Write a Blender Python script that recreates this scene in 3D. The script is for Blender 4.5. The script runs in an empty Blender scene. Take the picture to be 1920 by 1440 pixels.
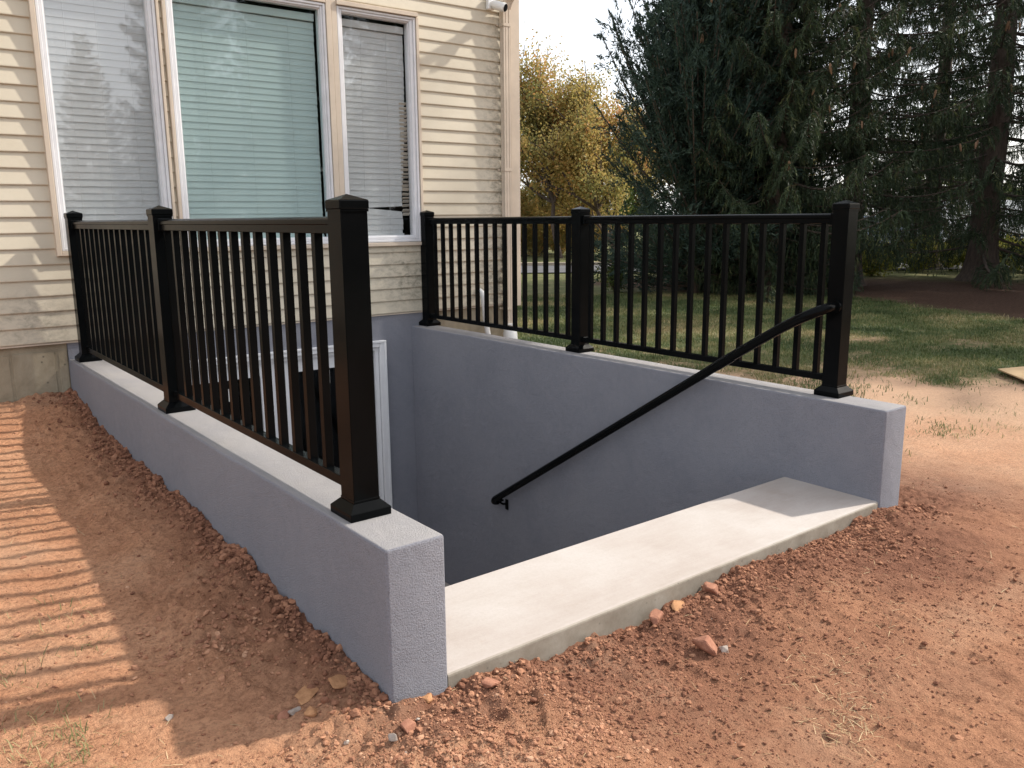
import bpy, bmesh, math, random
import numpy as np
from mathutils import Vector, Matrix

S = bpy.context.scene
COL = S.collection
RNG = np.random.default_rng(7)
random.seed(7)

# ------------------------------------------------------------------ camera
cam_d = bpy.data.cameras.new('camera')
cam = bpy.data.objects.new('camera', cam_d)
COL.objects.link(cam)
R_ = Vector((0.78841695, -0.61507796, -0.00882157))
U_ = Vector((0.12592665, 0.14734461, 0.98103621))
F_ = Vector((0.60211394, 0.77457645, -0.19362369))
CAM = Vector((-1.0903, -6.3637, 0.9239))
M = Matrix.Identity(4)
for i in range(3):
    M[i][0] = R_[i]; M[i][1] = U_[i]; M[i][2] = -F_[i]; M[i][3] = CAM[i]
cam.matrix_world = M
cam_d.sensor_width = 36.0
cam_d.lens = 1573.58 / 1920.0 * 36.0
cam_d.clip_start = 0.05
cam_d.clip_end = 2000
S.camera = cam

# ------------------------------------------------------------------ light
SUN_TO = Vector((0.524, -0.145, 0.461)).normalized()      # towards the sun
SUN_EL = math.asin(SUN_TO.z)
SUN_AZ = math.atan2(SUN_TO.x, SUN_TO.y)                   # clockwise from +Y
w = bpy.data.worlds.new('World')
S.world = w
w.use_nodes = True
nt = w.node_tree
sky = nt.nodes.new('ShaderNodeTexSky')
sky.sky_type = 'NISHITA'
sky.sun_disc = False
sky.sun_elevation = SUN_EL
sky.sun_rotation = SUN_AZ
sky.air_density = 1.0
sky.dust_density = 3.0
sky.ozone_density = 1.0
bg = nt.nodes['Background']
hz = nt.nodes.new('ShaderNodeMix'); hz.data_type = 'RGBA'          # thin white haze over the whole sky
hz.inputs[0].default_value = 0.62
hz.inputs[7].default_value = (7.8, 7.9, 8.1, 1)
nt.links.new(sky.outputs[0], hz.inputs[6])
nt.links.new(hz.outputs[2], bg.inputs[0])
bg.inputs[1].default_value = 0.15
sd = bpy.data.lights.new('sun', 'SUN')
sd.energy = 4.1
sd.angle = math.radians(1.3)
sd.color = (1.0, 0.93, 0.82)
sun = bpy.data.objects.new('sun', sd)
COL.objects.link(sun)
sun.rotation_euler = SUN_TO.to_track_quat('Z', 'Y').to_euler()
sun.location = (10, -4, 12)
S.view_settings.view_transform = 'Standard'
S.view_settings.look = 'None'
S.view_settings.gamma = 1.0
S.view_settings.use_curve_mapping = False
S.view_settings.exposure = 0.5
S.render.engine = 'CYCLES'
S.cycles.max_bounces = 8
S.cycles.transparent_max_bounces = 12
S.cycles.use_denoising = True

# ------------------------------------------------------------------ helpers
def tag(o, label=None, cat=None, group=None, kind=None):
    if label: o['label'] = label
    if cat: o['category'] = cat
    if group: o['group'] = group
    if kind: o['kind'] = kind
    return o

def empty(name, loc=(0, 0, 0), rz=0.0):
    o = bpy.data.objects.new(name, None)
    o.location = loc
    o.rotation_euler = (0, 0, rz)
    o.empty_display_size = 0.1
    COL.objects.link(o)
    return o

def link(name, me, parent=None, loc=None):
    o = bpy.data.objects.new(name, me)
    COL.objects.link(o)
    if parent is not None: o.parent = parent
    if loc is not None: o.location = loc
    return o

class MB:
    """collects simple solids into one mesh"""
    def __init__(self):
        self.v = []; self.f = []; self.sm = []
    def add(self, vs, fs, smooth=False):
        n = len(self.v)
        self.v += [tuple(p) for p in vs]
        self.f += [tuple(i + n for i in f) for f in fs]
        self.sm += [smooth] * len(fs)
    def box(self, x0, x1, y0, y1, z0, z1, ch=0.0):
        if ch <= 0:
            vs = [(x, y, z) for x in (x0, x1) for y in (y0, y1) for z in (z0, z1)]
            self.add(vs, [(0, 1, 3, 2), (4, 6, 7, 5), (0, 4, 5, 1), (2, 3, 7, 6), (0, 2, 6, 4), (1, 5, 7, 3)])
            return
        c = ch
        X, Y, Z = (x0, x1), (y0, y1), (z0, z1)
        idx = {}; vs = []
        for i in (0, 1):
            for j in (0, 1):
                for k in (0, 1):
                    sx, sy, sz = (1 - 2 * i), (1 - 2 * j), (1 - 2 * k)
                    for a, p in (('x', (X[i], Y[j] + sy * c, Z[k] + sz * c)), ('y', (X[i] + sx * c, Y[j], Z[k] + sz * c)), ('z', (X[i] + sx * c, Y[j] + sy * c, Z[k]))):
                        idx[(i, j, k, a)] = len(vs); vs.append(p)
        g = lambda i, j, k, a: idx[(i, j, k, a)]
        fs = []
        for i in (0, 1): fs.append([g(i, 0, 0, 'x'), g(i, 1, 0, 'x'), g(i, 1, 1, 'x'), g(i, 0, 1, 'x')])
        for j in (0, 1): fs.append([g(0, j, 0, 'y'), g(1, j, 0, 'y'), g(1, j, 1, 'y'), g(0, j, 1, 'y')])
        for k in (0, 1): fs.append([g(0, 0, k, 'z'), g(1, 0, k, 'z'), g(1, 1, k, 'z'), g(0, 1, k, 'z')])
        for i in (0, 1):
            for j in (0, 1):
                fs.append([g(i, j, 0, 'x'), g(i, j, 1, 'x'), g(i, j, 1, 'y'), g(i, j, 0, 'y')])
        for i in (0, 1):
            for k in (0, 1):
                fs.append([g(i, 0, k, 'x'), g(i, 1, k, 'x'), g(i, 1, k, 'z'), g(i, 0, k, 'z')])
        for j in (0, 1):
            for k in (0, 1):
                fs.append([g(0, j, k, 'y'), g(1, j, k, 'y'), g(1, j, k, 'z'), g(0, j, k, 'z')])
        for i in (0, 1):
            for j in (0, 1):
                for k in (0, 1): fs.append([g(i, j, k, 'x'), g(i, j, k, 'y'), g(i, j, k, 'z')])
        self.add(vs, fs)
    def tube(self, pts, rad, n=12, caps=True, sx=1.0, smooth=True):
        pts = [Vector(p) for p in pts]
        rad = list(rad) if hasattr(rad, "__len__") else [rad] * len(pts)
        vs = []; up = None
        for i, p in enumerate(pts):
            t = (pts[min(i + 1, len(pts) - 1)] - pts[max(i - 1, 0)]).normalized()
            if up is None:
                up = Vector((0, 0, 1)) if abs(t.z) < 0.9 else Vector((1, 0, 0))
            a = t.cross(up).normalized(); b = a.cross(t).normalized(); up = b
            for k in range(n):
                q = 2 * math.pi * k / n
                vs.append(p + a * math.cos(q) * rad[i] * sx + b * math.sin(q) * rad[i])
        fs = []
        for i in range(len(pts) - 1):
            for k in range(n):
                fs.append((i * n + k, i * n + (k + 1) % n, (i + 1) * n + (k + 1) % n, (i + 1) * n + k))
        self.add(vs, fs, smooth)
        if caps:
            m = len(pts) - 1
            self.add([vs[k] for k in range(n)], [tuple(range(n))[::-1]])
            self.add([vs[m * n + k] for k in range(n)], [tuple(range(n))])
    def extrude_x(self, prof, x0, x1, nseg=1, jit=None):
        """closed (y,z) profile swept along x"""
        n = len(prof); vs = []
        for s in range(nseg + 1):
            x = x0 + (x1 - x0) * s / nseg
            dy, dz = jit(x) if jit else (0, 0)
            for (y, z) in prof: vs.append((x, y + dy, z + dz))
        fs = []
        for s in range(nseg):
            for k in range(n):
                fs.append((s * n + k, s * n + (k + 1) % n, (s + 1) * n + (k + 1) % n, (s + 1) * n + k))
        fs.append(tuple(range(n))[::-1]); fs.append(tuple(nseg * n + k for k in range(n)))
        self.add(vs, fs)
    def mesh(self, name, mat):
        me = bpy.data.meshes.new(name)
        me.from_pydata(self.v, [], self.f)
        me.polygons.foreach_set('use_smooth', self.sm)
        bm = bmesh.new(); bm.from_mesh(me)
        bmesh.ops.recalc_face_normals(bm, faces=bm.faces)
        bm.to_mesh(me); bm.free()
        if mat: me.materials.append(mat)
        me.update()
        return me
    def build(self, name, mat, parent=None, loc=None):
        return link(name, self.mesh(name, mat), parent, loc)

def npmesh(name, V, F, mat, attrs=None, smooth=False):
    V = np.asarray(V, np.float32); F = np.asarray(F, np.int32)
    me = bpy.data.meshes.new(name)
    me.vertices.add(len(V)); me.vertices.foreach_set('co', V.ravel())
    k = F.shape[1]
    me.loops.add(F.size); me.loops.foreach_set('vertex_index', F.ravel())
    me.polygons.add(len(F))
    me.polygons.foreach_set('loop_start', np.arange(0, F.size, k, dtype=np.int32))
    me.polygons.foreach_set('loop_total', np.full(len(F), k, np.int32))
    me.polygons.foreach_set('use_smooth', np.full(len(F), smooth))
    me.update(calc_edges=True)
    for an, A in (attrs or {}).items():
        at = me.attributes.new(an, 'FLOAT_COLOR', 'POINT')
        A = np.asarray(A, np.float32)
        if A.shape[1] == 3: A = np.c_[A, np.ones(len(A), np.float32)]
        at.data.foreach_set('color', A.ravel())
    if mat: me.materials.append(mat)
    return me

# value noise in numpy -------------------------------------------------
def _hash(ix, iy, seed):
    h = (ix.astype(np.int64) * 374761393 + iy.astype(np.int64) * 668265263 + seed * 1442695041) & 0x7fffffff
    h = ((h ^ (h >> 13)) * 1274126177) & 0x7fffffff
    h = h ^ (h >> 16)
    return (h & 0xffff) / 65535.0
def vnoise(x, y, scale, seed=0):
    x = np.asarray(x, float) / scale; y = np.asarray(y, float) / scale
    ix = np.floor(x); iy = np.floor(y); fx = x - ix; fy = y - iy
    fx = fx * fx * (3 - 2 * fx); fy = fy * fy * (3 - 2 * fy)
    a = _hash(ix, iy, seed); b = _hash(ix + 1, iy, seed); c = _hash(ix, iy + 1, seed); d = _hash(ix + 1, iy + 1, seed)
    return (a * (1 - fx) + b * fx) * (1 - fy) + (c * (1 - fx) + d * fx) * fy
def fbm(x, y, scale, oct=4, seed=0, gain=0.5):
    s = 0; a = 1; t = 0
    for o in range(oct):
        s = s + a * vnoise(x, y, scale / 2 ** o, seed + o * 17); t += a; a *= gain
    return s / t
def sstep(a, b, x):
    t = np.clip((np.asarray(x, float) - a) / (b - a), 0, 1)
    return t * t * (3 - 2 * t)

# materials -------------------------------------------------------------
def new_mat(name):
    m = bpy.data.materials.new(name); m.use_nodes = True
    return m, m.node_tree, m.node_tree.nodes['Principled BSDF']
def N(t, kind, **kw):
    n = t.nodes.new(kind)
    for k, v in kw.items():
        if k in n.inputs.keys() if False else False: pass
        setattr(n, k, v)
    return n
def noise(t, scale, detail=4, rough=0.55, vec=None, dist=0.0):
    n = t.nodes.new('ShaderNodeTexNoise')
    n.inputs['Scale'].default_value = scale; n.inputs['Detail'].default_value = detail
    n.inputs['Roughness'].default_value = rough; n.inputs['Distortion'].default_value = dist
    if vec is not None: t.links.new(vec, n.inputs['Vector'])
    return n.outputs['Fac']
def ramp(t, fac, stops):
    r = t.nodes.new('ShaderNodeValToRGB')
    while len(r.color_ramp.elements) < len(stops): r.color_ramp.elements.new(0.5)
    for e, (p, c) in zip(r.color_ramp.elements, stops):
        e.position = p
        e.color = (c, c, c, 1) if not hasattr(c, '__len__') else (*c, 1)
    t.links.new(fac, r.inputs['Fac'])
    return r.outputs['Color']
def mixc(t, fac, a, b, mode='MIX'):
    m = t.nodes.new('ShaderNodeMix'); m.data_type = 'RGBA'; m.blend_type = mode
    for s, v in ((0, fac), (6, a), (7, b)):
        if hasattr(v, 'is_output'): t.links.new(v, m.inputs[s])
        elif s == 0: m.inputs[0].default_value = v
        else: m.inputs[s].default_value = (*v, 1) if hasattr(v, '__len__') else (v, v, v, 1)
    return m.outputs[2]
def math_(t, op, a, b=None, c=None):
    m = t.nodes.new('ShaderNodeMath'); m.operation = op
    for i, v in enumerate((a, b, c)):
        if v is None: continue
        if hasattr(v, 'is_output'): t.links.new(v, m.inputs[i])
        else: m.inputs[i].default_value = v
    return m.outputs[0]
def pos(t):
    return t.nodes.new('ShaderNodeNewGeometry').outputs['Position']
def objc(t):
    return t.nodes.new('ShaderNodeTexCoord').outputs['Object']
def bump(t, b, h, strength=0.5, dist=0.01):
    n = t.nodes.new('ShaderNodeBump')
    n.inputs['Strength'].default_value = strength; n.inputs['Distance'].default_value = dist
    t.links.new(h, n.inputs['Height']); t.links.new(n.outputs[0], b.inputs['Normal'])
    return n
def simple(name, col, rough=0.6, var=0.08, scale=8.0, spec=0.5, metal=0.0, bmp=0.0, bscale=60.0, bdist=0.002, world=True):
    m, t, b = new_mat(name)
    p = pos(t) if world else objc(t)
    f = noise(t, scale, 5, 0.6, p)
    lo = tuple(c * (1 - var) for c in col); hi = tuple(min(1, c * (1 + var)) for c in col)
    t.links.new(ramp(t, f, [(0.3, lo), (0.7, hi)]), b.inputs['Base Color'])
    b.inputs['Roughness'].default_value = rough
    b.inputs['Metallic'].default_value = metal
    b.inputs['Specular IOR Level'].default_value = spec
    if bmp: bump(t, b, noise(t, bscale, 6, 0.6, p), bmp, bdist)
    return m
def attr_col(t, name):
    a = t.nodes.new('ShaderNodeAttribute'); a.attribute_name = name
    return a

# stucco paint
MAT = {}
m, t, b = new_mat('grey stucco'); p = pos(t)
f = noise(t, 1.1, 8, 0.66, p, 0.6)
c = ramp(t, f, [(0.25, (0.202, 0.211, 0.248)), (0.5, (0.242, 0.249, 0.286)), (0.8, (0.284, 0.288, 0.322))])
f2 = noise(t, 24, 5, 0.7, p)
c = mixc(t, ramp(t, f2, [(0.35, 0.0), (0.75, 0.35)]), c, (0.312, 0.312, 0.345))
c = mixc(t, ramp(t, noise(t, 185, 4, 0.72, p), [(0.32, 0.5), (0.50, 0.0)]), c, (0.12, 0.12, 0.14))
gn = t.nodes.new('ShaderNodeNewGeometry'); sn = t.nodes.new('ShaderNodeSeparateXYZ'); t.links.new(gn.outputs['Normal'], sn.inputs[0])   # sunlit brightness put into the colour of the wall tops, by upward normal
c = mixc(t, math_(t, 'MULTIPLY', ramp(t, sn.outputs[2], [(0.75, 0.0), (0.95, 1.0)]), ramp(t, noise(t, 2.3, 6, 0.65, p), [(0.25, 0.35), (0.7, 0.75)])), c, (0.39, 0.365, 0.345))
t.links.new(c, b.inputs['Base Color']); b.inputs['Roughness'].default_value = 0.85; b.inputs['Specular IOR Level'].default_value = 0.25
g = math_(t, 'ADD', math_(t, 'MULTIPLY', noise(t, 185, 4, 0.72, p), 1.5), math_(t, 'MULTIPLY', noise(t, 7, 4, 0.55, p, 0.8), 2.0))
bump(t, b, g, 0.9, 0.006)
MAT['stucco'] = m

# poured concrete
m, t, b = new_mat('pale concrete'); p = pos(t)
f = noise(t, 2.2, 7, 0.62, p, 0.4)
c = ramp(t, f, [(0.22, (0.33, 0.278, 0.242)), (0.45, (0.395, 0.348, 0.318)), (0.6, (0.43, 0.392, 0.365)), (0.8, (0.475, 0.445, 0.425))])
f2 = noise(t, 90, 4, 0.7, p)
c = mixc(t, ramp(t, f2, [(0.3, 0.25), (0.6, 0.0)]), c, (0.30, 0.255, 0.215))
mpb = t.nodes.new('ShaderNodeMapping'); mpb.inputs['Scale'].default_value = (2.0, 16.0, 1.0); mpb.inputs['Rotation'].default_value = (0, 0, 0.12); t.links.new(p, mpb.inputs[0])
c = mixc(t, ramp(t, noise(t, 3.0, 6, 0.6, mpb.outputs[0], 0.5), [(0.35, 0.0), (0.75, 0.16)]), c, (0.53, 0.50, 0.485))
c = mixc(t, ramp(t, noise(t, 7.0, 7, 0.75, p), [(0.62, 0.0), (0.8, 0.4)]), c, (0.40, 0.28, 0.20))
geo = t.nodes.new('ShaderNodeNewGeometry')
sp = t.nodes.new('ShaderNodeSeparateXYZ'); t.links.new(geo.outputs['Normal'], sp.inputs[0])
side = ramp(t, math_(t, 'ABSOLUTE', sp.outputs[2]), [(0.6, 1.0), (0.93, 0.0)])
fs = noise(t, 9, 6, 0.7, p)
raw = ramp(t, fs, [(0.3, (0.21, 0.18, 0.14)), (0.6, (0.31, 0.28, 0.23)), (0.8, (0.38, 0.35, 0.30))])
vor = t.nodes.new('ShaderNodeTexVoronoi'); vor.inputs['Scale'].default_value = 26; t.links.new(p, vor.inputs['Vector'])
raw = mixc(t, ramp(t, vor.outputs['Distance'], [(0.05, 0.7), (0.16, 0.0)]), raw, (0.12, 0.105, 0.085))
c = mixc(t, side, c, raw)
t.links.new(c, b.inputs['Base Color']); b.inputs['Roughness'].default_value = 0.82
bump(t, b, math_(t, 'ADD', noise(t, 160, 4, 0.7, p), noise(t, 12, 3, 0.5, p)), 0.25, 0.003)
MAT['concrete'] = m

# foundation concrete, old and stained
m, t, b = new_mat('old foundation concrete'); p = pos(t)
f = noise(t, 3.5, 8, 0.68, p, 0.6)
c = ramp(t, f, [(0.25, (0.17, 0.14, 0.095)), (0.5, (0.30, 0.255, 0.18)), (0.75, (0.41, 0.36, 0.27))])
v = t.nodes.new('ShaderNodeTexVoronoi'); v.inputs['Scale'].default_value = 11; t.links.new(p, v.inputs['Vector'])
c = mixc(t, ramp(t, v.outputs['Distance'], [(0.03, 0.8), (0.1, 0.0)]), c, (0.09, 0.075, 0.055))
t.links.new(c, b.inputs['Base Color']); b.inputs['Roughness'].default_value = 0.9
bump(t, b, noise(t, 40, 6, 0.7, p), 0.5, 0.008)
MAT['foundation'] = m

# black powder coat
m, t, b = new_mat('black powder coat'); p = pos(t)
t.links.new(ramp(t, noise(t, 6, 3, 0.5, p), [(0.3, (0.0025, 0.003, 0.0033)), (0.7, (0.004, 0.0046, 0.005))]), b.inputs['Base Color'])
t.links.new(ramp(t, noise(t, 15, 4, 0.6, p), [(0.3, 0.16), (0.7, 0.23)]), b.inputs['Roughness'])
b.inputs['Specular IOR Level'].default_value = 0.055
bump(t, b, noise(t, 900, 2, 0.5, p), 0.06, 0.0004)
MAT['black'] = m

# cream vinyl siding with mildew
m, t, b = new_mat('cream vinyl siding'); p = pos(t)
f = noise(t, 2.0, 6, 0.65, p)
c = ramp(t, f, [(0.25, (0.535, 0.475, 0.37)), (0.75, (0.605, 0.55, 0.445))])
xyz = t.nodes.new('ShaderNodeSeparateXYZ'); t.links.new(p, xyz.inputs[0])
def blob(x0, z0, rx, rz):
    dx = math_(t, 'DIVIDE', math_(t, 'SUBTRACT', xyz.outputs[0], x0), rx)
    dz = math_(t, 'DIVIDE', math_(t, 'SUBTRACT', xyz.outputs[2], z0), rz)
    d2 = math_(t, 'ADD', math_(t, 'MULTIPLY', dx, dx), math_(t, 'MULTIPLY', dz, dz))
    return math_(t, 'POWER', 2.718, math_(t, 'MULTIPLY', d2, -1.0))
st = math_(t, 'ADD', blob(3.72, 1.0, 0.17, 2.0), blob(2.75, 0.45, 0.34, 0.28))
st = math_(t, 'ADD', st, math_(t, 'MULTIPLY', blob(3.45, 0.45, 0.4, 0.33), 0.55))
st = math_(t, 'ADD', st, math_(t, 'MULTIPLY', blob(-0.10, 0.26, 0.22, 0.2), 0.6))
st = math_(t, 'ADD', st, math_(t, 'MULTIPLY', blob(-0.5, 0.3, 0.3, 0.2), 0.4))
mp = t.nodes.new('ShaderNodeMapping'); mp.inputs['Scale'].default_value = (1.0, 1.0, 1.6); t.links.new(p, mp.inputs[0])
mn = noise(t, 15, 8, 0.75, mp.outputs[0], 0.3)
mk = math_(t, 'MULTIPLY', st, ramp(t, mn, [(0.44, 0.0), (0.68, 0.9)]))
mk = math_(t, 'MINIMUM', mk, 0.9)
c = mixc(t, mk, c, (0.105, 0.10, 0.075))
gr = ramp(t, noise(t, 5, 5, 0.7, mp.outputs[0]), [(0.5, 0.0), (0.85, 0.22)])
c = mixc(t, gr, c, (0.40, 0.35, 0.25))
sk = ramp(t, noise(t, 110, 2, 0.5, p), [(0.72, 0.0), (0.8, 0.5)])
c = mixc(t, math_(t, 'MULTIPLY', sk, 0.5), c, (0.14, 0.12, 0.09))
t.links.new(c, b.inputs['Base Color']); b.inputs['Roughness'].default_value = 0.62; b.inputs['Specular IOR Level'].default_value = 0.3
bump(t, b, noise(t, 45, 3, 0.6, mp.outputs[0]), 0.12, 0.002)
MAT['siding'] = m

MAT['trim'] = simple('tan vinyl trim', (0.56, 0.475, 0.385), 0.6, 0.07, 7, 0.3, bmp=0.08)
MAT['white'] = simple('white vinyl frame', (0.68, 0.68, 0.70), 0.5, 0.06, 9, 0.35, bmp=0.06)
MAT['doorwhite'] = simple('white door paint', (0.74, 0.74, 0.75), 0.4, 0.03, 9, 0.4)
MAT['slat'] = simple('off white blind slat', (0.60, 0.605, 0.60), 0.5, 0.02, 3, 0.3)
MAT['slatw'] = simple('warm worn blind slat', (0.66, 0.60, 0.52), 0.6, 0.12, 6, 0.3)
MAT['dark'] = simple('dark interior', (0.022, 0.021, 0.02), 0.9, 0.3, 2, 0.1)
MAT['pvc'] = simple('white pvc', (0.74, 0.73, 0.70), 0.4, 0.06, 12, 0.4)
MAT['roof'] = simple('grey roof shingle', (0.09, 0.085, 0.08), 0.9, 0.3, 20, 0.2, bmp=0.5)
MAT['camwhite'] = simple('white camera plastic', (0.75, 0.75, 0.74), 0.35, 0.03, 20)
MAT['glassblack'] = simple('black gloss plastic', (0.012, 0.012, 0.014), 0.12, 0.1, 20)
MAT['alu'] = simple('bare aluminium', (0.35, 0.36, 0.37), 0.45, 0.08, 30, 0.5, 0.8)

def glass(name, tint, refl=0.10, rough=0.02, wav=0.0):
    m = bpy.data.materials.new(name); m.use_nodes = True; t = m.node_tree
    for n in list(t.nodes):
        if n.type != 'OUTPUT_MATERIAL': t.nodes.remove(n)
    out = [n for n in t.nodes if n.type == 'OUTPUT_MATERIAL'][0]
    tr = t.nodes.new('ShaderNodeBsdfTransparent'); tr.inputs[0].default_value = (*tint, 1)
    gl = t.nodes.new('ShaderNodeBsdfGlossy'); gl.inputs['Roughness'].default_value = rough
    lw = t.nodes.new('ShaderNodeLayerWeight'); lw.inputs[0].default_value = 0.5      # Schlick on the facing angle, same from both sides
    fac = math_(t, 'MINIMUM', math_(t, 'ADD', math_(t, 'MULTIPLY', math_(t, 'POWER', lw.outputs['Facing'], 5.0), 0.9), refl), 1.0)
    mx = t.nodes.new('ShaderNodeMixShader'); t.links.new(fac, mx.inputs[0])
    t.links.new(tr.outputs[0], mx.inputs[1]); t.links.new(gl.outputs[0], mx.inputs[2]); t.links.new(mx.outputs[0], out.inputs[0])
    if wav:
        bn = t.nodes.new('ShaderNodeBump'); bn.inputs['Strength'].default_value = wav; bn.inputs['Distance'].default_value = 0.004
        t.links.new(noise(t, 2.5, 2, 0.5, pos(t)), bn.inputs['Height']); t.links.new(bn.outputs[0], gl.inputs['Normal'])
    return m
MAT['pane'] = glass('window glass', (0.962, 0.972, 0.975), 0.085, 0.02, 0.07)
MAT['panegreen'] = glass('green tinted glass', (0.895, 0.957, 0.955), 0.06, 0.02, 0.07)
MAT['panedark'] = glass('door glass', (0.7, 0.75, 0.75), 0.03, 0.03)

# ------------------------------------------------------------------ dims
T = 0.2043; XR = 2.7394; XO = 2.9371; L = 4.3665; SLAB = 0.4583
ZB = 0.1297; EXP = 0.1036; PX_L = 0.0989; PX_R = 2.8856
HX = 3.955   # house corner

# ------------------------------------------------------------------ ground
YT = np.array([-30, -6.5, -5, -4.37, -4.1, -3.85, -3.5, -3.0, -2.5, -1.76, -1.0, -0.25, 0.0, 2.0])
ZT = np.array([-0.52, -0.52, -0.50, -0.478, -0.455, -0.435, -0.405, -0.39, -0.36, -0.356, -0.335, -0.235, -0.215, -0.21])
XS = np.array([-1.0, 0.0, 0.2, 0.6, 0.9, 1.26, 1.84, 2.3, 2.73, 3.2, 6.0])
ZS = np.array([-0.478, -0.478, -0.487, -0.525, -0.545, -0.527, -0.508, -0.530, -0.508, -0.530, -0.53])
def ground_base(x, y):
    x = np.asarray(x, float); y = np.asarray(y, float)
    left = np.interp(y, YT, ZT)
    left = left - 0.03 * sstep(0.05, 0.45, -x)
    front = np.interp(x, XS, ZS) - 0.03 * sstep(-4.5, -5.6, y)
    right = -0.53 + 0.17 * sstep(-4.2, 0.3, y) * (1 - sstep(3.0, 6.5, x)) + 0.03 * sstep(4, 9, x)
    wr = sstep(2.8, 3.1, x)
    wf = sstep(0.0, 0.6, x) * (1 - wr)
    z = left * (1 - wf - wr) + front * wf + right * wr
    fw = sstep(-4.36, -4.7, y)
    z = z * (1 - fw * wr) + fw * wr * (front)
    return z
def grass_amount(x, y):
    s = (np.asarray(x) - 4.2) * 0.8 + (np.asarray(y) + 2.2) * 0.7
    n = fbm(x, y, 1.3, 4, 31) - 0.5
    n2 = fbm(np.asarray(x) * 0.7 + np.asarray(y) * 0.7, np.asarray(y) * 1.6 - np.asarray(x) * 0.9, 0.8, 3, 77) - 0.5
    g = sstep(-1.2, 4.2, s + 4.2 * n + 4.2 * n2)
    g = g * sstep(3.05, 3.6, x)
    far = sstep(9.0, 14.0, np.hypot(np.asarray(x), np.asarray(y)))
    far = np.maximum(far, sstep(-2.5, -5, x))
    return np.maximum(g, far * 0.9)
def mulch_amount(x, y):
    x = np.asarray(x, float); y = np.asarray(y, float)
    n = fbm(x, y, 1.1, 3, 5) - 0.5
    e = np.interp(y, [-6, -1.7, 1.3, 5, 9], [11.6, 11.4, 12.5, 11.4, 11.2])
    m = sstep(-0.35, 0.35, x - e + 1.2 * n) * (1 - sstep(17.5, 20.0, x + 0.35 * y)) * (1 - sstep(7, 8.5, y + n))
    return m
def near_w(x, y):
    return (1 - sstep(4.5, 9, x)) * (1 - sstep(0.2, 2, -x - 2)) * (1 - sstep(0, 3, -y - 7))
def ground_z(x, y):
    z = ground_base(x, y)
    g = grass_amount(x, y)
    z = z + (fbm(x, y, 0.9, 3, 3) - 0.5) * 0.035
    loose = np.exp(-np.maximum(0, -np.asarray(x)) / 0.12) * (np.asarray(x) < 0.25) * sstep(-4.9, -4.4, y) + \
        np.exp(-np.maximum(0, -4.36 - np.asarray(y)) / 0.35) * (np.asarray(x) > -0.4) * (np.asarray(x) < 3.3)
    loose = np.clip(loose, 0, 1)
    nw = near_w(x, y)
    d = (fbm(x, y, 0.16, 3, 11) - 0.5) * (0.016 + 0.045 * loose)
    rk = sstep(0.2, 0.9, x) * sstep(-4.3, -4.7, y)
    d = d + rk * (fbm(np.asarray(x) * 3.2 + np.asarray(y) * 0.5, np.asarray(y) * 0.8, 0.10, 3, 201) - 0.5) * 0.022
    r = np.abs(fbm(x, y, 0.055, 3, 21) - 0.5) * 2
    d = d + (r - 0.3) * (0.010 + 0.030 * loose) * (0.4 + 0.6 * sstep(0.35, 0.65, fbm(x, y, 0.7, 2, 41)))
    d = d + (vnoise(x, y, 0.022, 51) - 0.5) * (0.006 + 0.012 * loose)
    # a single boot print before the slab
    ca, sa = math.cos(1.16), math.sin(1.16)
    fx = (np.asarray(x) - FOOT[0]) * ca + (np.asarray(y) - FOOT[1]) * sa
    fy = -(np.asarray(x) - FOOT[0]) * sa + (np.asarray(y) - FOOT[1]) * ca
    hw = 0.046 + 0.010 * np.cos((fx - 0.06) * 22)
    ins = (1 - sstep(0.85, 1.1, np.abs(fy) / hw)) * (1 - sstep(0.125, 0.145, np.abs(fx)))
    d = d * (1 - 0.75 * ins) - ins * (0.010 + 0.004 * np.sign(np.sin(fx * 260)))
    rim = np.exp(-((np.abs(fy) - hw * 1.2) / 0.012) ** 2) * (1 - sstep(0.12, 0.16, np.abs(fx)))
    d = d + 0.006 * rim
    return z + d * nw * (1 - 0.5 * g)
FOOT = (0.31, -4.625)

def axis(lo, hi, step, a, b, gr=1.055):
    c = list(np.arange(lo, hi + step / 2, step))
    s = step; x = c[-1]
    while x < b: s *= gr; x += s; c.append(x)
    s = step; x = c[0]; pre = []
    while x > a: s *= gr; x -= s; pre.append(x)
    return np.array(pre[::-1] + c)
ax = axis(-1.3, 3.5, 0.0115, -320, 420)
ay = axis(-5.85, 0.0, 0.0115, -320, 420)
GX, GY = np.meshgrid(ax, ay, indexing='xy')
GZ = ground_z(GX, GY)
nx, ny = len(ax), len(ay)
idx = np.arange(nx * ny).reshape(ny, nx)
cx = (ax[:-1] + ax[1:]) / 2; cy = (ay[:-1] + ay[1:]) / 2
CX, CY = np.meshgrid(cx, cy)
hole = ((CX > 0.09) & (CX < 2.85) & (CY > -4.25) & (CY < 0.15)) | ((CX > -6.9) & (CX < 3.8) & (CY > 0.12) & (CY < 7.9))
F = np.stack([idx[:-1, :-1], idx[:-1, 1:], idx[1:, 1:], idx[1:, :-1]], -1)[~hole]
V = np.stack([GX, GY, GZ], -1).reshape(-1, 3)
gm = grass_amount(GX, GY).ravel(); mm = mulch_amount(GX, GY).ravel()
tone = fbm(GX, GY, 1.2, 4, 61).ravel()
dirt_loose = (np.exp(-np.maximum(0, -GX) / 0.16) * (GX < 0.3) * (GY > -4.6) + np.exp(-np.maximum(0, -4.36 - GY) / 0.95) * sstep(-0.1, 0.7, GX) * (1 - sstep(3.0, 4.6, GX)) * sstep(-3.2, -4.5, GY) * np.clip(0.6 + 1.3 * fbm(GX, GY, 0.6, 4, 71), 0, 1.3)).ravel()
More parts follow.
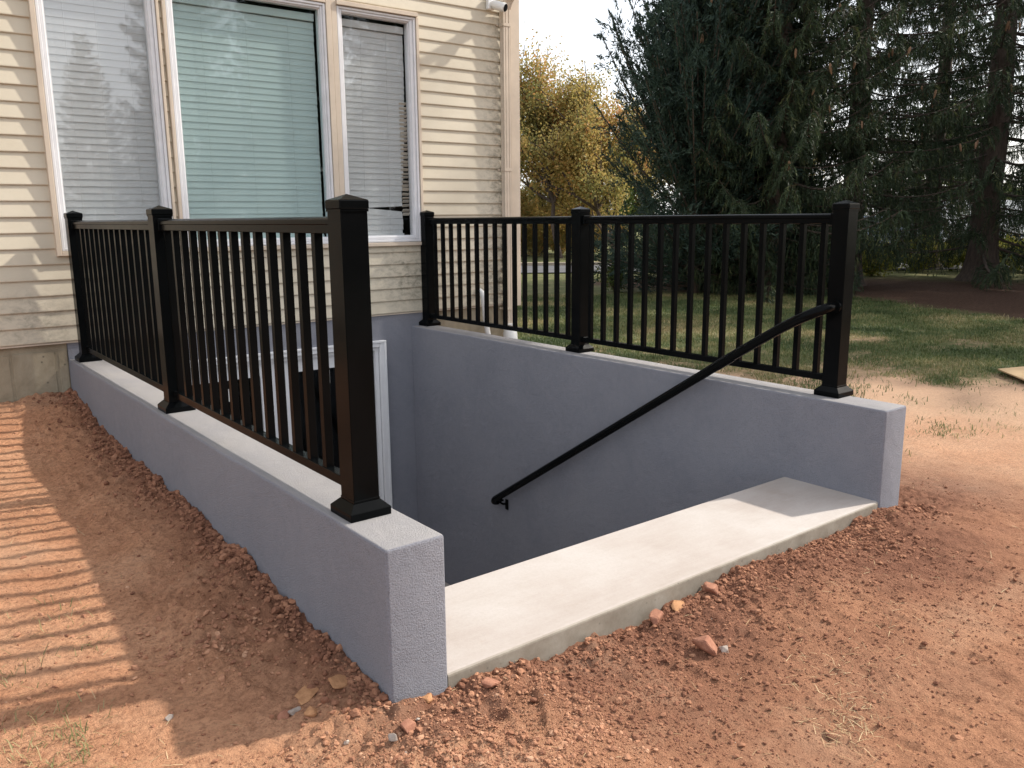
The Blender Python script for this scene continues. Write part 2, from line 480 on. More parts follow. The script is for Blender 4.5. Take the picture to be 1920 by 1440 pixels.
sandy_m = (sstep(-2.6, 1.2, (GX - 4.2) * 0.8 + (GY + 2.2) * 0.7 + 3.0 * (fbm(GX, GY, 0.9, 4, 301) - 0.5)) * sstep(2.95, 3.6, GX)).ravel()
m, t, b = new_mat('red clay soil and lawn'); p = pos(t)
a = attr_col(t, 'mask'); sx = t.nodes.new('ShaderNodeSeparateColor'); t.links.new(a.outputs['Color'], sx.inputs[0])
f = noise(t, 3.0, 9, 0.68, p, 0.3)
dry = ramp(t, f, [(0.25, (0.46, 0.220, 0.122)), (0.5, (0.60, 0.310, 0.178)), (0.75, (0.70, 0.395, 0.24))])
f3 = noise(t, 55, 6, 0.75, p)
dry = mixc(t, ramp(t, f3, [(0.32, 0.75), (0.56, 0.0)]), dry, (0.22, 0.10, 0.058))
damp = ramp(t, noise(t, 24, 7, 0.7, p), [(0.3, (0.170, 0.077, 0.049)), (0.7, (0.315, 0.150, 0.094))])
c = mixc(t, ramp(t, math_(t, 'ADD', math_(t, 'MULTIPLY', sx.outputs[2], 0.75), math_(t, 'MULTIPLY', noise(t, 2.0, 5, 0.6, p), 0.5)), [(0.40, 0.0), (0.85, 1.0)]), dry, damp)
pale = ramp(t, noise(t, 1.1, 6, 0.65, p), [(0.52, 0.0), (0.72, 0.55)])
c = mixc(t, math_(t, 'MULTIPLY', pale, 0.8), c, (0.62, 0.41, 0.275))
sandy = math_(t, 'MULTIPLY', ramp(t, a.outputs['Alpha'], [(0.0, 0.0), (0.7, 1.0)]), 0.6)
c = mixc(t, sandy, c, (0.52, 0.39, 0.28))
gcol = ramp(t, noise(t, 2.6, 8, 0.72, p), [(0.25, (0.075, 0.095, 0.038)), (0.5, (0.15, 0.155, 0.068)), (0.75, (0.31, 0.245, 0.14))])
gcol = mixc(t, ramp(t, noise(t, 40, 4, 0.8, p), [(0.35, 0.55), (0.6, 0.0)]), gcol, (0.025, 0.04, 0.012))
c = mixc(t, ramp(t, math_(t, 'ADD', sx.outputs[0], math_(t, 'MULTIPLY', math_(t, 'SUBTRACT', noise(t, 7, 7, 0.8, p), 0.5), 1.5)), [(0.28, 0.0), (0.80, 1.0)]), c, gcol)
mcol = ramp(t, noise(t, 18, 8, 0.75, p), [(0.3, (0.035, 0.02, 0.013)), (0.55, (0.085, 0.05, 0.035)), (0.75, (0.17, 0.10, 0.07))])
c = mixc(t, sx.outputs[1], c, mcol)
t.links.new(c, b.inputs['Base Color']); b.inputs['Roughness'].default_value = 0.95; b.inputs['Specular IOR Level'].default_value = 0.12
bump(t, b, math_(t, 'ADD', math_(t, 'ADD', noise(t, 150, 6, 0.8, p), noise(t, 38, 4, 0.65, p)), math_(t, 'MULTIPLY', noise(t, 75, 3, 0.6, p), 0.8)), 1.0, 0.012)
me = npmesh('ground', V, F, m, {'mask': np.c_[gm, mm, np.clip(0.25 * tone + 0.75 * dirt_loose, 0, 1), sandy_m]}, True)
MAT['ground'] = m
g = link('ground', me); tag(g, 'red clay soil running into patchy lawn', kind='structure')

# ------------------------------------------------------------------ scattered soil
ICO = bmesh.new(); bmesh.ops.create_icosphere(ICO, subdivisions=1, radius=1.0)
IV1 = np.array([v.co[:] for v in ICO.verts]); IF1 = np.array([[v.index for v in f.verts] for f in ICO.faces]); ICO.free()
ICO = bmesh.new(); bmesh.ops.create_icosphere(ICO, subdivisions=2, radius=1.0)
IV2 = np.array([v.co[:] for v in ICO.verts]); IF2 = np.array([[v.index for v in f.verts] for f in ICO.faces]); ICO.free()
def rot_mats(n):
    q = RNG.normal(size=(n, 4)); q /= np.linalg.norm(q, axis=1)[:, None]
    a, b_, c_, d = q.T
    return np.stack([np.stack([1 - 2 * (c_ * c_ + d * d), 2 * (b_ * c_ - a * d), 2 * (b_ * d + a * c_)], -1),
                     np.stack([2 * (b_ * c_ + a * d), 1 - 2 * (b_ * b_ + d * d), 2 * (c_ * d - a * b_)], -1),
                     np.stack([2 * (b_ * d - a * c_), 2 * (c_ * d + a * b_), 1 - 2 * (b_ * b_ + c_ * c_)], -1)], 1)
def scatter(name, x, y, s, mat, sink=0.25, flat=0.75, iv=IV1, fi=IF1, tint=None, rough=0.36):
    n = len(x)
    R = rot_mats(n)
    rad = 1 + RNG.uniform(-rough, rough, (n, len(iv)))
    P = iv[None] * rad[..., None] * np.array([1, 0.8, 0.62])[None, None]
    P = np.einsum('nij,nvj->nvi', R, P) * s[:, None, None]
    P[..., 2] *= flat
    z = ground_z(x, y)
    P += np.stack([x, y, z + s * (0.5 - sink) * flat], -1)[:, None]
    Fx = fi[None] + (np.arange(n) * len(iv))[:, None, None]
    tt = RNG.uniform(0, 1, (n, 3)) if tint is None else tint
    A = np.repeat(tt, len(iv), axis=0)
    return npmesh(name, P.reshape(-1, 3), Fx.reshape(-1, 3), mat, {'tint': A})
m, t, b = new_mat('soil crumbs'); p = pos(t)
a = attr_col(t, 'tint'); sx = t.nodes.new('ShaderNodeSeparateColor'); t.links.new(a.outputs['Color'], sx.inputs[0])
c = ramp(t, sx.outputs[0], [(0.0, (0.185, 0.085, 0.055)), (0.4, (0.31, 0.15, 0.092)), (0.75, (0.46, 0.24, 0.145)), (0.93, (0.56, 0.34, 0.22)), (1.0, (0.48, 0.42, 0.36))])
c = mixc(t, ramp(t, noise(t, 120, 5, 0.7, p), [(0.3, 0.4), (0.6, 0.0)]), c, (0.15, 0.07, 0.045))
t.links.new(c, b.inputs['Base Color']); b.inputs['Roughness'].default_value = 0.95; b.inputs['Specular IOR Level'].default_value = 0.1
bump(t, b, noise(t, 260, 5, 0.7, p), 0.7, 0.004)
MAT['crumb'] = m
def pw(n, lo, hi, k=2.2):
    u = RNG.uniform(0, 1, n)
    return (lo ** (1 - k) + u * (hi ** (1 - k) - lo ** (1 - k))) ** (1 / (1 - k))
n1 = 7500
x1 = -RNG.exponential(0.046, n1) - 0.004; y1 = RNG.uniform(-4.36, -0.02, n1)
keep = RNG.uniform(0, 1, n1) < 0.35 + 0.65 * sstep(0.35, 0.6, vnoise(x1 * 0.3, y1, 0.22, 9)); x1, y1 = x1[keep], y1[keep]
s1 = pw(len(x1), 0.004, 0.020, 2.5)
n2 = 6500
x2 = RNG.uniform(0.15, 3.05, n2); y2 = -4.372 - RNG.exponential(0.10, n2)
keep = RNG.uniform(0, 1, n2) < 0.3 + 0.7 * sstep(0.35, 0.6, vnoise(x2, y2 * 0.3, 0.3, 19)); x2, y2 = x2[keep], y2[keep]
s2 = pw(len(x2), 0.003, 0.015, 2.9)
tint1 = np.c_[RNG.uniform(0.0, 0.6, len(x1)), RNG.uniform(0, 1, (len(x1), 2))]
tint2 = np.c_[RNG.uniform(0.1, 0.7, len(x2)), RNG.uniform(0, 1, (len(x2), 2))]
me = scatter('soil_clods', np.r_[x1, x2], np.r_[y1, y2], np.r_[s1, s2], MAT['crumb'], 0.2, 0.8, IV2, IF2, np.r_[tint1, tint2], 0.22)
o = link('soil_clods', me); tag(o, 'crumbled red brown soil clods heaped along the wall foot and slab edge', 'soil', kind='stuff')
# gravelly crumbs over the bare ground
def ground_sample(n):
    x = RNG.uniform(-1.3, 3.6, n); y = RNG.uniform(-5.9, 0.0, n)
    ok = ~((x > -0.01) & (x < 2.95) & (y > -4.375)) & ~((x > -0.05) & (y > -0.05))
    return x[ok], y[ok]
x3, y3 = ground_sample(60000)
dens = 0.25 + 0.75 * sstep(0.42, 0.66, fbm(x3, y3, 0.55, 3, 91))
patch = np.exp(-((x3 - 0.1) ** 2 / 0.5 + (y3 + 4.75) ** 2 / 0.16))
dens = np.clip(dens * 0.55 + patch, 0, 1)
kp = RNG.uniform(0, 1, len(x3)) < dens; x3, y3 = x3[kp], y3[kp]
x5 = np.r_[RNG.normal(0.0, 0.42, 15000), RNG.uniform(0.3, 2.6, 9000)]; y5 = np.r_[RNG.normal(-4.70, 0.2, 15000), -4.38 - RNG.exponential(0.45, 9000)]
ok = ~((x5 > -0.01) & (x5 < 2.95) & (y5 > -4.375)); x3 = np.r_[x3, x5[ok]]; y3 = np.r_[y3, y5[ok]]
s3 = pw(len(x3), 0.0022, 0.014, 3.1)
xs_ = RNG.normal(-0.30, 0.13, 240); ys_ = RNG.normal(-3.72, 0.12, 240); ok = xs_ < -0.03
x3 = np.r_[x3, xs_[ok]]; y3 = np.r_[y3, ys_[ok]]; s3 = np.r_[s3, pw(int(ok.sum()), 0.006, 0.017, 2.2)]
ok = np.hypot((x3 - FOOT[0]), (y3 - FOOT[1])) > 0.115
s3 = np.where(ok, s3, np.minimum(s3, 0.0030))
tint3 = np.c_[np.clip(RNG.normal(0.60, 0.17, len(x3)) - 0.33 * (x3 > 0.5) * (y3 > -5.4), 0, 0.9), RNG.uniform(0, 1, (len(x3), 2))]
w0 = RNG.uniform(0, 1, len(x3)) < 0.0015; tint3[w0, 0] = 1.0
me = scatter('soil_gravel', x3, y3, s3, MAT['crumb'], 0.25, 0.7, IV1, IF1, tint3)
o = link('soil_gravel', me); tag(o, 'fine red gravel and crumbs strewn over the bare soil', 'gravel', kind='stuff')

# straw, needles and root bits
def blades(name, x, y, length, width, mat, lean, tint, curve=0.0, z0=None):
    n = len(x)
    az = RNG.uniform(0, 2 * np.pi, n)
    z = ground_z(x, y) if z0 is None else z0
    d = np.stack([np.cos(az) * np.sin(lean), np.sin(az) * np.sin(lean), np.cos(lean)], -1)
    sd_ = np.stack([-np.sin(az), np.cos(az), np.zeros(n)], -1)
    base = np.stack([x, y, z + 0.001], -1)
    mid = base + d * (length * 0.55)[:, None] + np.array([0, 0, 1]) * (curve * length * 0.12)[:, None]
    tip = base + d * length[:, None] - np.array([0, 0, 1]) * (curve * length * 0.15)[:, None]
    wv = sd_ * (width / 2)[:, None]
    V = np.stack([base - wv, base + wv, mid + wv * 0.8, mid - wv * 0.8, tip], 1).reshape(-1, 3)
    o5 = (np.arange(n) * 5)[:, None]
    F = np.concatenate([o5 + np.array([[0, 1, 2]]), o5 + np.array([[0, 2, 3]]), o5 + np.array([[3, 2, 4]])], 0)
    return npmesh(name, V, F, mat, {'tint': np.repeat(tint, 5, 0)})
m, t, b = new_mat('dry straw')
a = attr_col(t, 'tint'); sx = t.nodes.new('ShaderNodeSeparateColor'); t.links.new(a.outputs['Color'], sx.inputs[0])
t.links.new(ramp(t, sx.outputs[0], [(0, (0.10, 0.06, 0.035)), (0.5, (0.36, 0.24, 0.12)), (1, (0.58, 0.44, 0.26))]), b.inputs['Base Color'])
b.inputs['Roughness'].default_value = 0.8
MAT['straw'] = m
x, y = ground_sample(9000)
kp = RNG.uniform(0, 1, len(x)) < 0.15 + 0.5 * sstep(0.5, 0.7, fbm(x, y, 0.6, 3, 111)); x, y = x[kp], y[kp]
bx = np.r_[RNG.normal(1.06, 0.07, 160), RNG.normal(1.25, 0.12, 120)]; by = np.r_[RNG.normal(-5.2, 0.05, 160), RNG.normal(-5.05, 0.1, 120)]
x = np.r_[x, bx]; y = np.r_[y, by]
n = len(x)
me = blades('straw_bits', x, y, RNG.uniform(0.015, 0.06, n), RNG.uniform(0.0010, 0.0024, n), MAT['straw'], np.clip(RNG.normal(1.45, 0.08, n), 1.1, 1.56), RNG.uniform(0, 1, (n, 3)), np.full(n, 0.3))
o = link('straw_bits', me); tag(o, 'dry straw bits scattered over the bare soil', 'straw', kind='stuff')

# grass ----------------------------------------------------------------
m = bpy.data.materials.new('grass blades'); m.use_nodes = True; t = m.node_tree; b = t.nodes['Principled BSDF']
a = attr_col(t, 'tint'); sx = t.nodes.new('ShaderNodeSeparateColor'); t.links.new(a.outputs['Color'], sx.inputs[0])
gc = ramp(t, sx.outputs[0], [(0, (0.055, 0.085, 0.028)), (0.40, (0.115, 0.150, 0.054)), (0.7, (0.22, 0.215, 0.09)), (1, (0.42, 0.335, 0.18))])
t.links.new(gc, b.inputs['Base Color']); b.inputs['Roughness'].default_value = 0.55; b.inputs['Specular IOR Level'].default_value = 0.3
tl = t.nodes.new('ShaderNodeBsdfTranslucent'); t.links.new(gc, tl.inputs[0])
mx = t.nodes.new('ShaderNodeMixShader'); mx.inputs[0].default_value = 0.3
out = [q for q in t.nodes if q.type == 'OUTPUT_MATERIAL'][0]
t.links.new(b.outputs[0], mx.inputs[1]); t.links.new(tl.outputs[0], mx.inputs[2]); t.links.new(mx.outputs[0], out.inputs[0])
MAT['grass'] = m
def wedge(n, dmin, dmax, p0=900, p1=2000):
    d = dmin * (dmax / dmin) ** RNG.uniform(0, 1, n)
    pxl = RNG.uniform(p0, p1, n)
    k = (pxl - 960) / 1573.58
    hx = F_[0] + R_[0] * k; hy = F_[1] + R_[1] * k
    return CAM[0] + hx * d, CAM[1] + hy * d
x, y = wedge(330000, 4.6, 16.0)
ga = grass_amount(x, y) * (1 - mulch_amount(x, y))
ga = ga * (0.12 + 0.88 * sstep(0.36, 0.62, fbm(x, y, 0.42, 4, 131) + 0.25 * (ga - 0.4)))
ok = (RNG.uniform(0, 1, len(x)) < ga) & ~((x < 3.0) | ((x < 3.98) & (y > -0.02)))
x, y = x[ok], y[ok]; n = len(x)
dist = np.hypot(x - CAM[0], y - CAM[1])
dryp = fbm(x, y, 0.9, 4, 151)
tn = np.clip(0.45 + 0.9 * (dryp - 0.5) * 2.2 + RNG.normal(0, 0.16, n) + 0.28 * (1 - sstep(0.3, 0.8, grass_amount(x, y))), 0, 1)
me = blades('lawn_grass', x, y, RNG.uniform(0.02, 0.048, n) * (1 + 0.02 * dist), RNG.uniform(0.003, 0.005, n) * (0.6 + dist / 9.0), MAT['grass'], np.clip(RNG.normal(0.75, 0.35, n), 0.05, 1.4), np.c_[tn, tn, tn], np.full(n, 0.8))
o = link('lawn_grass', me); tag(o, 'patchy green and straw coloured lawn grass beside the stairwell', 'grass', kind='stuff')
# thin tufts on the clay
TX = []; TY = []
for (ux, uy, rr, k) in [(-0.825, -3.86, 0.05, 34), (-0.77, -3.93, 0.06, 46), (-0.80, -4.05, 0.05, 50), (-0.875, -3.53, 0.05, 36), (-0.64, -3.5, 0.04, 22), (-0.70, -3.30, 0.05, 20), (-0.86, -4.0, 0.07, 40),
                        (-0.74, -3.12, 0.05, 16), (-0.92, -3.75, 0.08, 30), (4.2, -3.6, 0.10, 90), (5.0, -4.1, 0.10, 80), (4.6, -3.2, 0.12, 90), (3.9, -2.9, 0.1, 70), (5.4, -3.7, .14, 140)]:
    TX.append(RNG.normal(ux, rr, k)); TY.append(RNG.normal(uy, rr, k))
x = np.concatenate(TX); y = np.concatenate(TY); n = len(x)
tn = np.clip(RNG.normal(0.72, 0.2, n), 0, 1)
me = blades('sparse_grass', x, y, RNG.uniform(0.018, 0.055, n), RNG.uniform(0.002, 0.0035, n), MAT['grass'], np.clip(RNG.normal(1.0, 0.3, n), 0.1, 1.45), np.c_[tn, tn, tn], np.full(n, 0.9))
o = link('sparse_grass', me); tag(o, 'thin dry grass tufts sprouting from the bare clay', 'grass', kind='stuff')

# ------------------------------------------------------------------ house
house = empty('house', (0, 0, 0))
tag(house, 'cream vinyl sided house wall with tall white framed windows', 'house')
# window openings (frame outer): x0,x1,z0,z1
WIN = [(0.030, 0.765, 0.735, 2.562), (0.835, 2.035, 0.735, 2.562), (2.134, 2.845, 0.735, 2.562)]
DOOR = (0.568, 2.398, -2.27, -0.152)
def wall_grid(mb, x0, x1, z0, z1, holes, ya, yb):
    xs = sorted({x0, x1, *[h[0] for h in holes], *[h[1] for h in holes]})
    zs = sorted({z0, z1, *[h[2] for h in holes], *[h[3] for h in holes]})
    for i in range(len(xs) - 1):
        for j in range(len(zs) - 1):
            mx_, mz = (xs[i] + xs[i + 1]) / 2, (zs[j] + zs[j + 1]) / 2
            if any(h[0] < mx_ < h[1] and h[2] < mz < h[3] for h in holes): continue
            mb.box(xs[i], xs[i + 1], ya, yb, zs[j], zs[j + 1])
mb = MB()
ZTOP = 5.1
wall_grid(mb, -7.0, HX - 0.02, ZB + 0.01, ZTOP, WIN, 0.0, 0.14)
mb.box(HX - 0.16, HX - 0.021, 0.141, 8.0, ZB + 0.01, ZTOP)
mb.box(-7.0, -6.86, 0.141, 8.0, ZB + 0.01, ZTOP)
mb.box(-6.859, HX - 0.161, 7.86, 8.0, ZB + 0.01, ZTOP)
mb.build('wall', MAT['siding'], house)
# dark rooms behind the openings
mb = MB()
mb.box(-6.8, HX - 0.2, 1.6, 1.65, -0.0, ZTOP - 0.3); mb.box(-6.8, HX - 0.2, 0.15, 1.59, -0.05, 0.0); mb.box(-6.8, HX - 0.2, 0.15, 1.59, 2.9, 2.95)
mb.box(0.3, 2.7, 1.2, 1.25, -2.4, -0.08); mb.box(0.3, 2.7, 0.12, 1.19, -2.4, -2.3); mb.box(0.3, 2.7, 0.25, 1.19, -0.1, -0.06)
mb.box(0.26, 0.3, 0.12, 1.25, -2.4, -0.06); mb.box(2.7, 2.74, 0.12, 1.25, -2.4, -0.06)
mb.build('interior', MAT['dark'], house)
# roof
mb = MB()
rv = [(-7.5, -0.45, 5.0), (HX + 0.35, -0.45, 5.0), (HX + 0.35, 4.0, 7.3), (-7.5, 4.0, 7.3), (HX + 0.35, 8.45, 5.0), (-7.5, 8.45, 5.0)]
mb.add(rv + [(a_, b_, c_ - 0.15) for a_, b_, c_ in rv], [(0, 1, 2, 3), (3, 2, 4, 5), (6, 9, 8, 7), (9, 11, 10, 8), (0, 6, 7, 1), (5, 4, 10, 11), (1, 7, 8, 2), (2, 8, 10, 4), (0, 3, 9, 6), (3, 5, 11, 9)])
mb.build('roof', MAT['roof'], house)
mb = MB(); mb.box(-7.4, HX + 0.25, -0.43, 0.0, 4.78, 4.83); mb.build('soffit', MAT['trim'], house)
# siding boards
def board(x0, x1, k, y_out=-0.019, seed=0):
    z0 = ZB + k * EXP
    r = random.Random(seed * 131 + k * 7)
    ph = r.uniform(0, 6.28); am = r.uniform(0.0004, 0.0016); am2 = r.uniform(0.0004, 0.0014)
    jit = lambda x: (am2 * math.sin(2.3 * x + ph * 2), am * math.sin(1.7 * x + ph) + 0.0006 * math.sin(9 * x + ph * 3))
    mb = MB()
    prof = [(-0.0005, EXP + 0.010), (-0.0005, -0.004), (-0.006, -0.004), (y_out + 0.002, -0.001), (y_out, 0.003), (y_out, 0.008), (-0.0055, EXP + 0.010)]
    mb.extrude_x([(yy, z0 + zz) for yy, zz in prof], x0, x1, max(2, int((x1 - x0) / 0.14)), jit)
    return mb.build('siding_board', MAT['siding'], house)
kw0 = 6; kw1 = 23
ncourse = int((4.78 - ZB) / EXP)
for k in range(ncourse):
    if kw0 <= k <= kw1:
        board(-4.2, -0.003, k, seed=1)
        board(0.7885, 0.8085, k, seed=2)
        board(2.879, 3.846, k, seed=3)
    else:
        r = random.Random(k)
        xs = [-4.2, r.uniform(-2.2, -0.9), 3.846] if k > kw1 else [-4.2, -1.4 - 0.35 * (k % 2), r.choice([1.35, 1.9, 2.3]) + 0.13 * (k % 3), 3.846]
        for i in range(len(xs) - 1):
            board(xs[i] + (0.0012 if i else 0), xs[i + 1], k, seed=4 + i, y_out=-0.019)
# starter strip shadow gap under the first course
mb = MB(); mb.box(-4.2, 3.846, -0.012, -0.0008, ZB - 0.016, ZB - 0.005); mb.build('starter_strip', MAT['trim'], house)
# boards on the gable side, one mesh each
for k in range(ncourse):
    z0 = ZB + k * EXP; mb = MB()
    prof = [(0, EXP + 0.008), (0, -0.004), (0.015, -0.002), (0.015, 0.006), (0.004, EXP + 0.008)]
    vs = [(HX - 0.0195 + a_, yy, z0 + b_) for yy in (0.085, 7.9) for a_, b_ in prof]
    mb.add(vs, [(i, (i + 1) % 5, 5 + (i + 1) % 5, 5 + i) for i in range(5)] + [(4, 3, 2, 1, 0), (5, 6, 7, 8, 9)])
    mb.build('siding_board', MAT['siding'], house)
# corner board (front leg and side leg)
mb = MB()
mb.box(3.848, HX, -0.030, -0.0005, ZB - 0.03, 4.78, 0.003)
mb.box(HX - 0.0205, HX, -0.0004, 0.083, ZB - 0.03, 4.78, 0.003)
mb.build('corner_board', MAT['trim'], house)
# foundation : left of the stairwell, right of it, side
mb = MB()
mb.box(-7.0, -0.0, 0.012, 0.3, -2.5, ZB + 0.008)
mb.box(XO - 0.03, HX - 0.03, 0.012, 0.3, -2.5, ZB + 0.008)
mb.box(HX - 0.3, HX - 0.03, 0.301, 8.0, -1.5, ZB + 0.008)
mb.build('foundation', MAT['foundation'], house)
# parged blocks standing slightly proud on the left foundation
for (bx0, bx1, bz0, bz1, pr) in [(-0.335, -0.082, -0.255, 0.066, 0.007), (-0.058, -0.004, -0.3, 0.072, 0.005), (-0.74, -0.35, -0.3, 0.06, 0.0035), (-1.16, -0.76, -0.3, 0.07, 0.005), (-0.082, -0.058, -0.30, 0.075, 0.0015)]:
    mb = MB(); mb.box(bx0, bx1, 0.012 - pr, 0.0119, bz0, bz1, min(0.002, pr * 0.4)); mb.build('foundation_block', MAT['foundation'], house)
# grey stucco on the well's back wall
mb = MB()
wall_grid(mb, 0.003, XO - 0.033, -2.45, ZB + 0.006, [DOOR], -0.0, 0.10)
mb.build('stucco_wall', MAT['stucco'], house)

# windows
def picture_frame(mb, x0, x1, z0, z1, wl, wr, wb, wt, ya, yb, ch=0.002):
    mb.box(x0, x0 + wl, ya, yb, z0, z1, ch)
    mb.box(x1 - wr, x1, ya, yb, z0, z1, ch)
    mb.box(x0 + wl, x1 - wr, ya, yb, z0, z0 + wb, ch)
    mb.box(x0 + wl, x1 - wr, ya, yb, z1 - wt, z1, ch)
GL = [(0.083, 0.708), (0.890, 1.990), (2.186, 2.785)]
for i, (x0, x1, z0, z1) in enumerate(WIN):
    wd = empty('window', (0, 0, 0)); wd.parent = house
    mb = MB()
    gx0, gx1 = GL[i]
    # stepped white vinyl frame: outer flange then inner sash
    picture_frame(mb, x0, x1, z0, z1, 0.020, 0.020, 0.020, 0.018, -0.036, 0.06, 0.003)
    picture_frame(mb, x0 + 0.0205, x1 - 0.0205, z0 + 0.0205, z1 - 0.0185, gx0 - x0 - 0.0285, x1 - gx1 - 0.0285, 0.027, 0.018, -0.026, 0.055, 0.004)
    picture_frame(mb, gx0 - 0.0078, gx1 + 0.0078, z0 + 0.048, z1 - 0.037, 0.0075, 0.0075, 0.0075, 0.007, -0.012, 0.05, 0.001)
    mb.build('frame', MAT['white'], wd)
    mb = MB(); mb.box(gx0 - 0.003, gx1 + 0.003, 0.012, 0.016, z0 + 0.052, z1 - 0.041)
    mb.build('pane', MAT['panegreen' if i == 1 else 'pane'], wd)
    # tan trim
    mb = MB()
    if i == 0:
        mb.box(-0.005, 0.0265, -0.046, -0.0008, 0.702, 2.598, 0.003); mb.box(0.7675, 0.787, -0.042, -0.0008, 0.702, 2.598, 0.003)
        mb.box(0.027, 0.767, -0.044, -0.0008, 0.702, 0.732, 0.003); mb.box(0.027, 0.767, -0.044, -0.0008, 2.566, 2.598, 0.003)
    elif i == 1:
        mb.box(0.810, 0.8325, -0.042, -0.0008, 0.702, 2.598, 0.003)
        mb.box(0.833, 2.0365, -0.044, -0.0008, 0.702, 0.732, 0.003); mb.box(0.833, 2.0365, -0.044, -0.0008, 2.566, 2.598, 0.003)
        mb.box(2.038, 2.083, -0.043, -0.0008, 0.702, 2.598, 0.003); mb.box(2.0845, 2.131, -0.039, -0.0008, 0.702, 2.598, 0.003)
    else:
        mb.box(2.133, 2.846, -0.044, -0.0008, 0.702, 0.732, 0.003); mb.box(2.125, 2.862, -0.056, -0.0008, 2.566, 2.600, 0.003)
        mb.box(2.849, 2.876, -0.042, -0.0008, 0.702, 2.565, 0.003)
    mb.build('trim', MAT['trim'], wd)

# window blinds (things of their own, hanging inside)
def blind(i, label):
    gx0, gx1 = GL[i]
    o = empty('window_blind', ((gx0 + gx1) / 2, 0.058, 2.5)); tag(o, label, 'window blind', 'blinds behind the windows')
    xa, xb = gx0 - 0.012, gx1 + (0.012 if i != 1 else -0.018)
    if i == 2: xb = gx1 - 0.012
    cx_ = (gx0 + gx1) / 2
    Lw = xb - xa
    mb = MB(); mb.box(xa - cx_, xb - cx_, -0.02, 0.03, -0.065, -0.01, 0.003); mb.build('headrail', MAT['slat'], o)
    # slat: thin curved strip, nearly closed
    def slat_me(L0):
        mb = MB(); prof = []
        nn = 5
        for s in range(nn):
            u = s / (nn - 1); zz = (u - 0.5) * 0.0485; yy = -0.003 + 0.0042 * u + 0.0008 * math.sin(math.pi * u)
            prof.append((yy, zz))
        prof2 = [(y_ + 0.0022, z_) for y_, z_ in prof][::-1]
        mb.extrude_x(prof + prof2, -L0 / 2, L0 / 2, 3)
        return mb.mesh('slat', MAT['slat'])
    me_ = slat_me(Lw)
    z = -0.095; k = 0; zbot = 0.80 - 2.5
    while z > zbot + 0.01:
        q = link('slat', me_, o); dx = random.uniform(-0.0015, 0.0015)
        q.location = ((xa + xb) / 2 - cx_ + dx, random.uniform(-0.0004, 0.0004), z)
        q.rotation_euler = (random.uniform(-0.02, 0.02), random.uniform(-0.0026, 0.0026), 0)
        if i == 2:
            u = min(1, max(0, (-z - 0.35) / 1.05)); u = u * u
            q.location.x -= 0.052 * u + 0.010 * u * random.random()
            q.rotation_euler.y += 0.004 * u
            if z < zbot + 0.30:
                q.rotation_euler.y = random.uniform(-0.02, 0.01)
                if zbot + 0.16 < z < zbot + 0.21: q.rotation_euler.y = 0.085; q.location.z -= 0.01
                if zbot + 0.21 < z < zbot + 0.26: q.rotation_euler.y = -0.04
        z -= 0.0468; k += 1
    mb = MB(); mb.box(-Lw / 2, Lw / 2, -0.014, 0.012, zbot - 0.012, zbot + 0.006, 0.002)
    br = mb.build('bottom_rail', MAT['slat'], o); br.location.x = (xa + xb) / 2 - cx_ - (0.05 if i == 2 else 0)
    for fx in ((0.2, 0.5, 0.8) if i != 2 else (0.33, 0.72)):
        mb = MB(); mb.tube([(xa - cx_ + Lw * fx, -0.0165, -0.06), (xa - cx_ + Lw * fx - (0.02 if i == 2 else 0), -0.0165, zbot)], 0.0014, 5)
        mb.build('ladder_cord', MAT['slat'], o)
    if i == 2:   # twisted slat ends standing open at the right edge
        mb = MB(); mb.box(-0.034, 0.034, -0.015, 0.015, -0.0015, 0.0015)
        em = mb.mesh('slat_end', MAT['slatw'])
        z = -0.62
        while z > zbot + 0.16:
            q = link('slat_end', em, o); q.location = (gx1 - cx_ - 0.034, -0.006, z + random.uniform(-0.004, 0.004))
            q.rotation_euler = (-0.75 + random.uniform(-0.2, 0.2), random.uniform(-0.06, 0.06), 0)
            z -= 0.0468 * 0.72
    return o
blind(0, 'pale grey closed blind in the leftmost window, trees mirrored in its glass')
blind(1, 'wide closed blind tinted green by the big middle window')
blind(2, 'damaged narrow blind with bent lower slats in the right window')

# door at the bottom of the well
door = empty('door', (0, 0, 0)); door.parent = house
mb = MB()
x0, x1, z0, z1 = DOOR
mb.box(x0 - 0.055, x0 - 0.0005, -0.030, -0.0005, z0, z1 + 0.056, 0.004); mb.box(x1 + 0.0005, x1 + 0.055, -0.030, -0.0005, z0, z1 + 0.056, 0.004)
mb.box(x0, x1, -0.030, -0.0005, z1 + 0.0005, z1 + 0.056, 0.004)
mb.box(x0 - 0.062, x1 + 0.062, -0.038, -0.0305, z1 + 0.036, z1 + 0.056, 0.003)
mb.box(x0 - 0.062, x0 - 0.040, -0.038, -0.0305, z0, z1 + 0.035, 0.003); mb.box(x1 + 0.040, x1 + 0.062, -0.038, -0.0305, z0, z1 + 0.035, 0.003)
mb.build('trim', MAT['doorwhite'], door)
mb = MB()
mb.box(x0 + 0.0005, x0 + 0.03, 0.0, 0.099, z0, z1); mb.box(x1 - 0.03, x1 - 0.0005, 0.0, 0.099, z0, z1); mb.box(x0 + 0.0305, x1 - 0.0305, 0.0, 0.099, z1 - 0.03, z1 - 0.0005)
mb.build('jamb', MAT['doorwhite'], door)
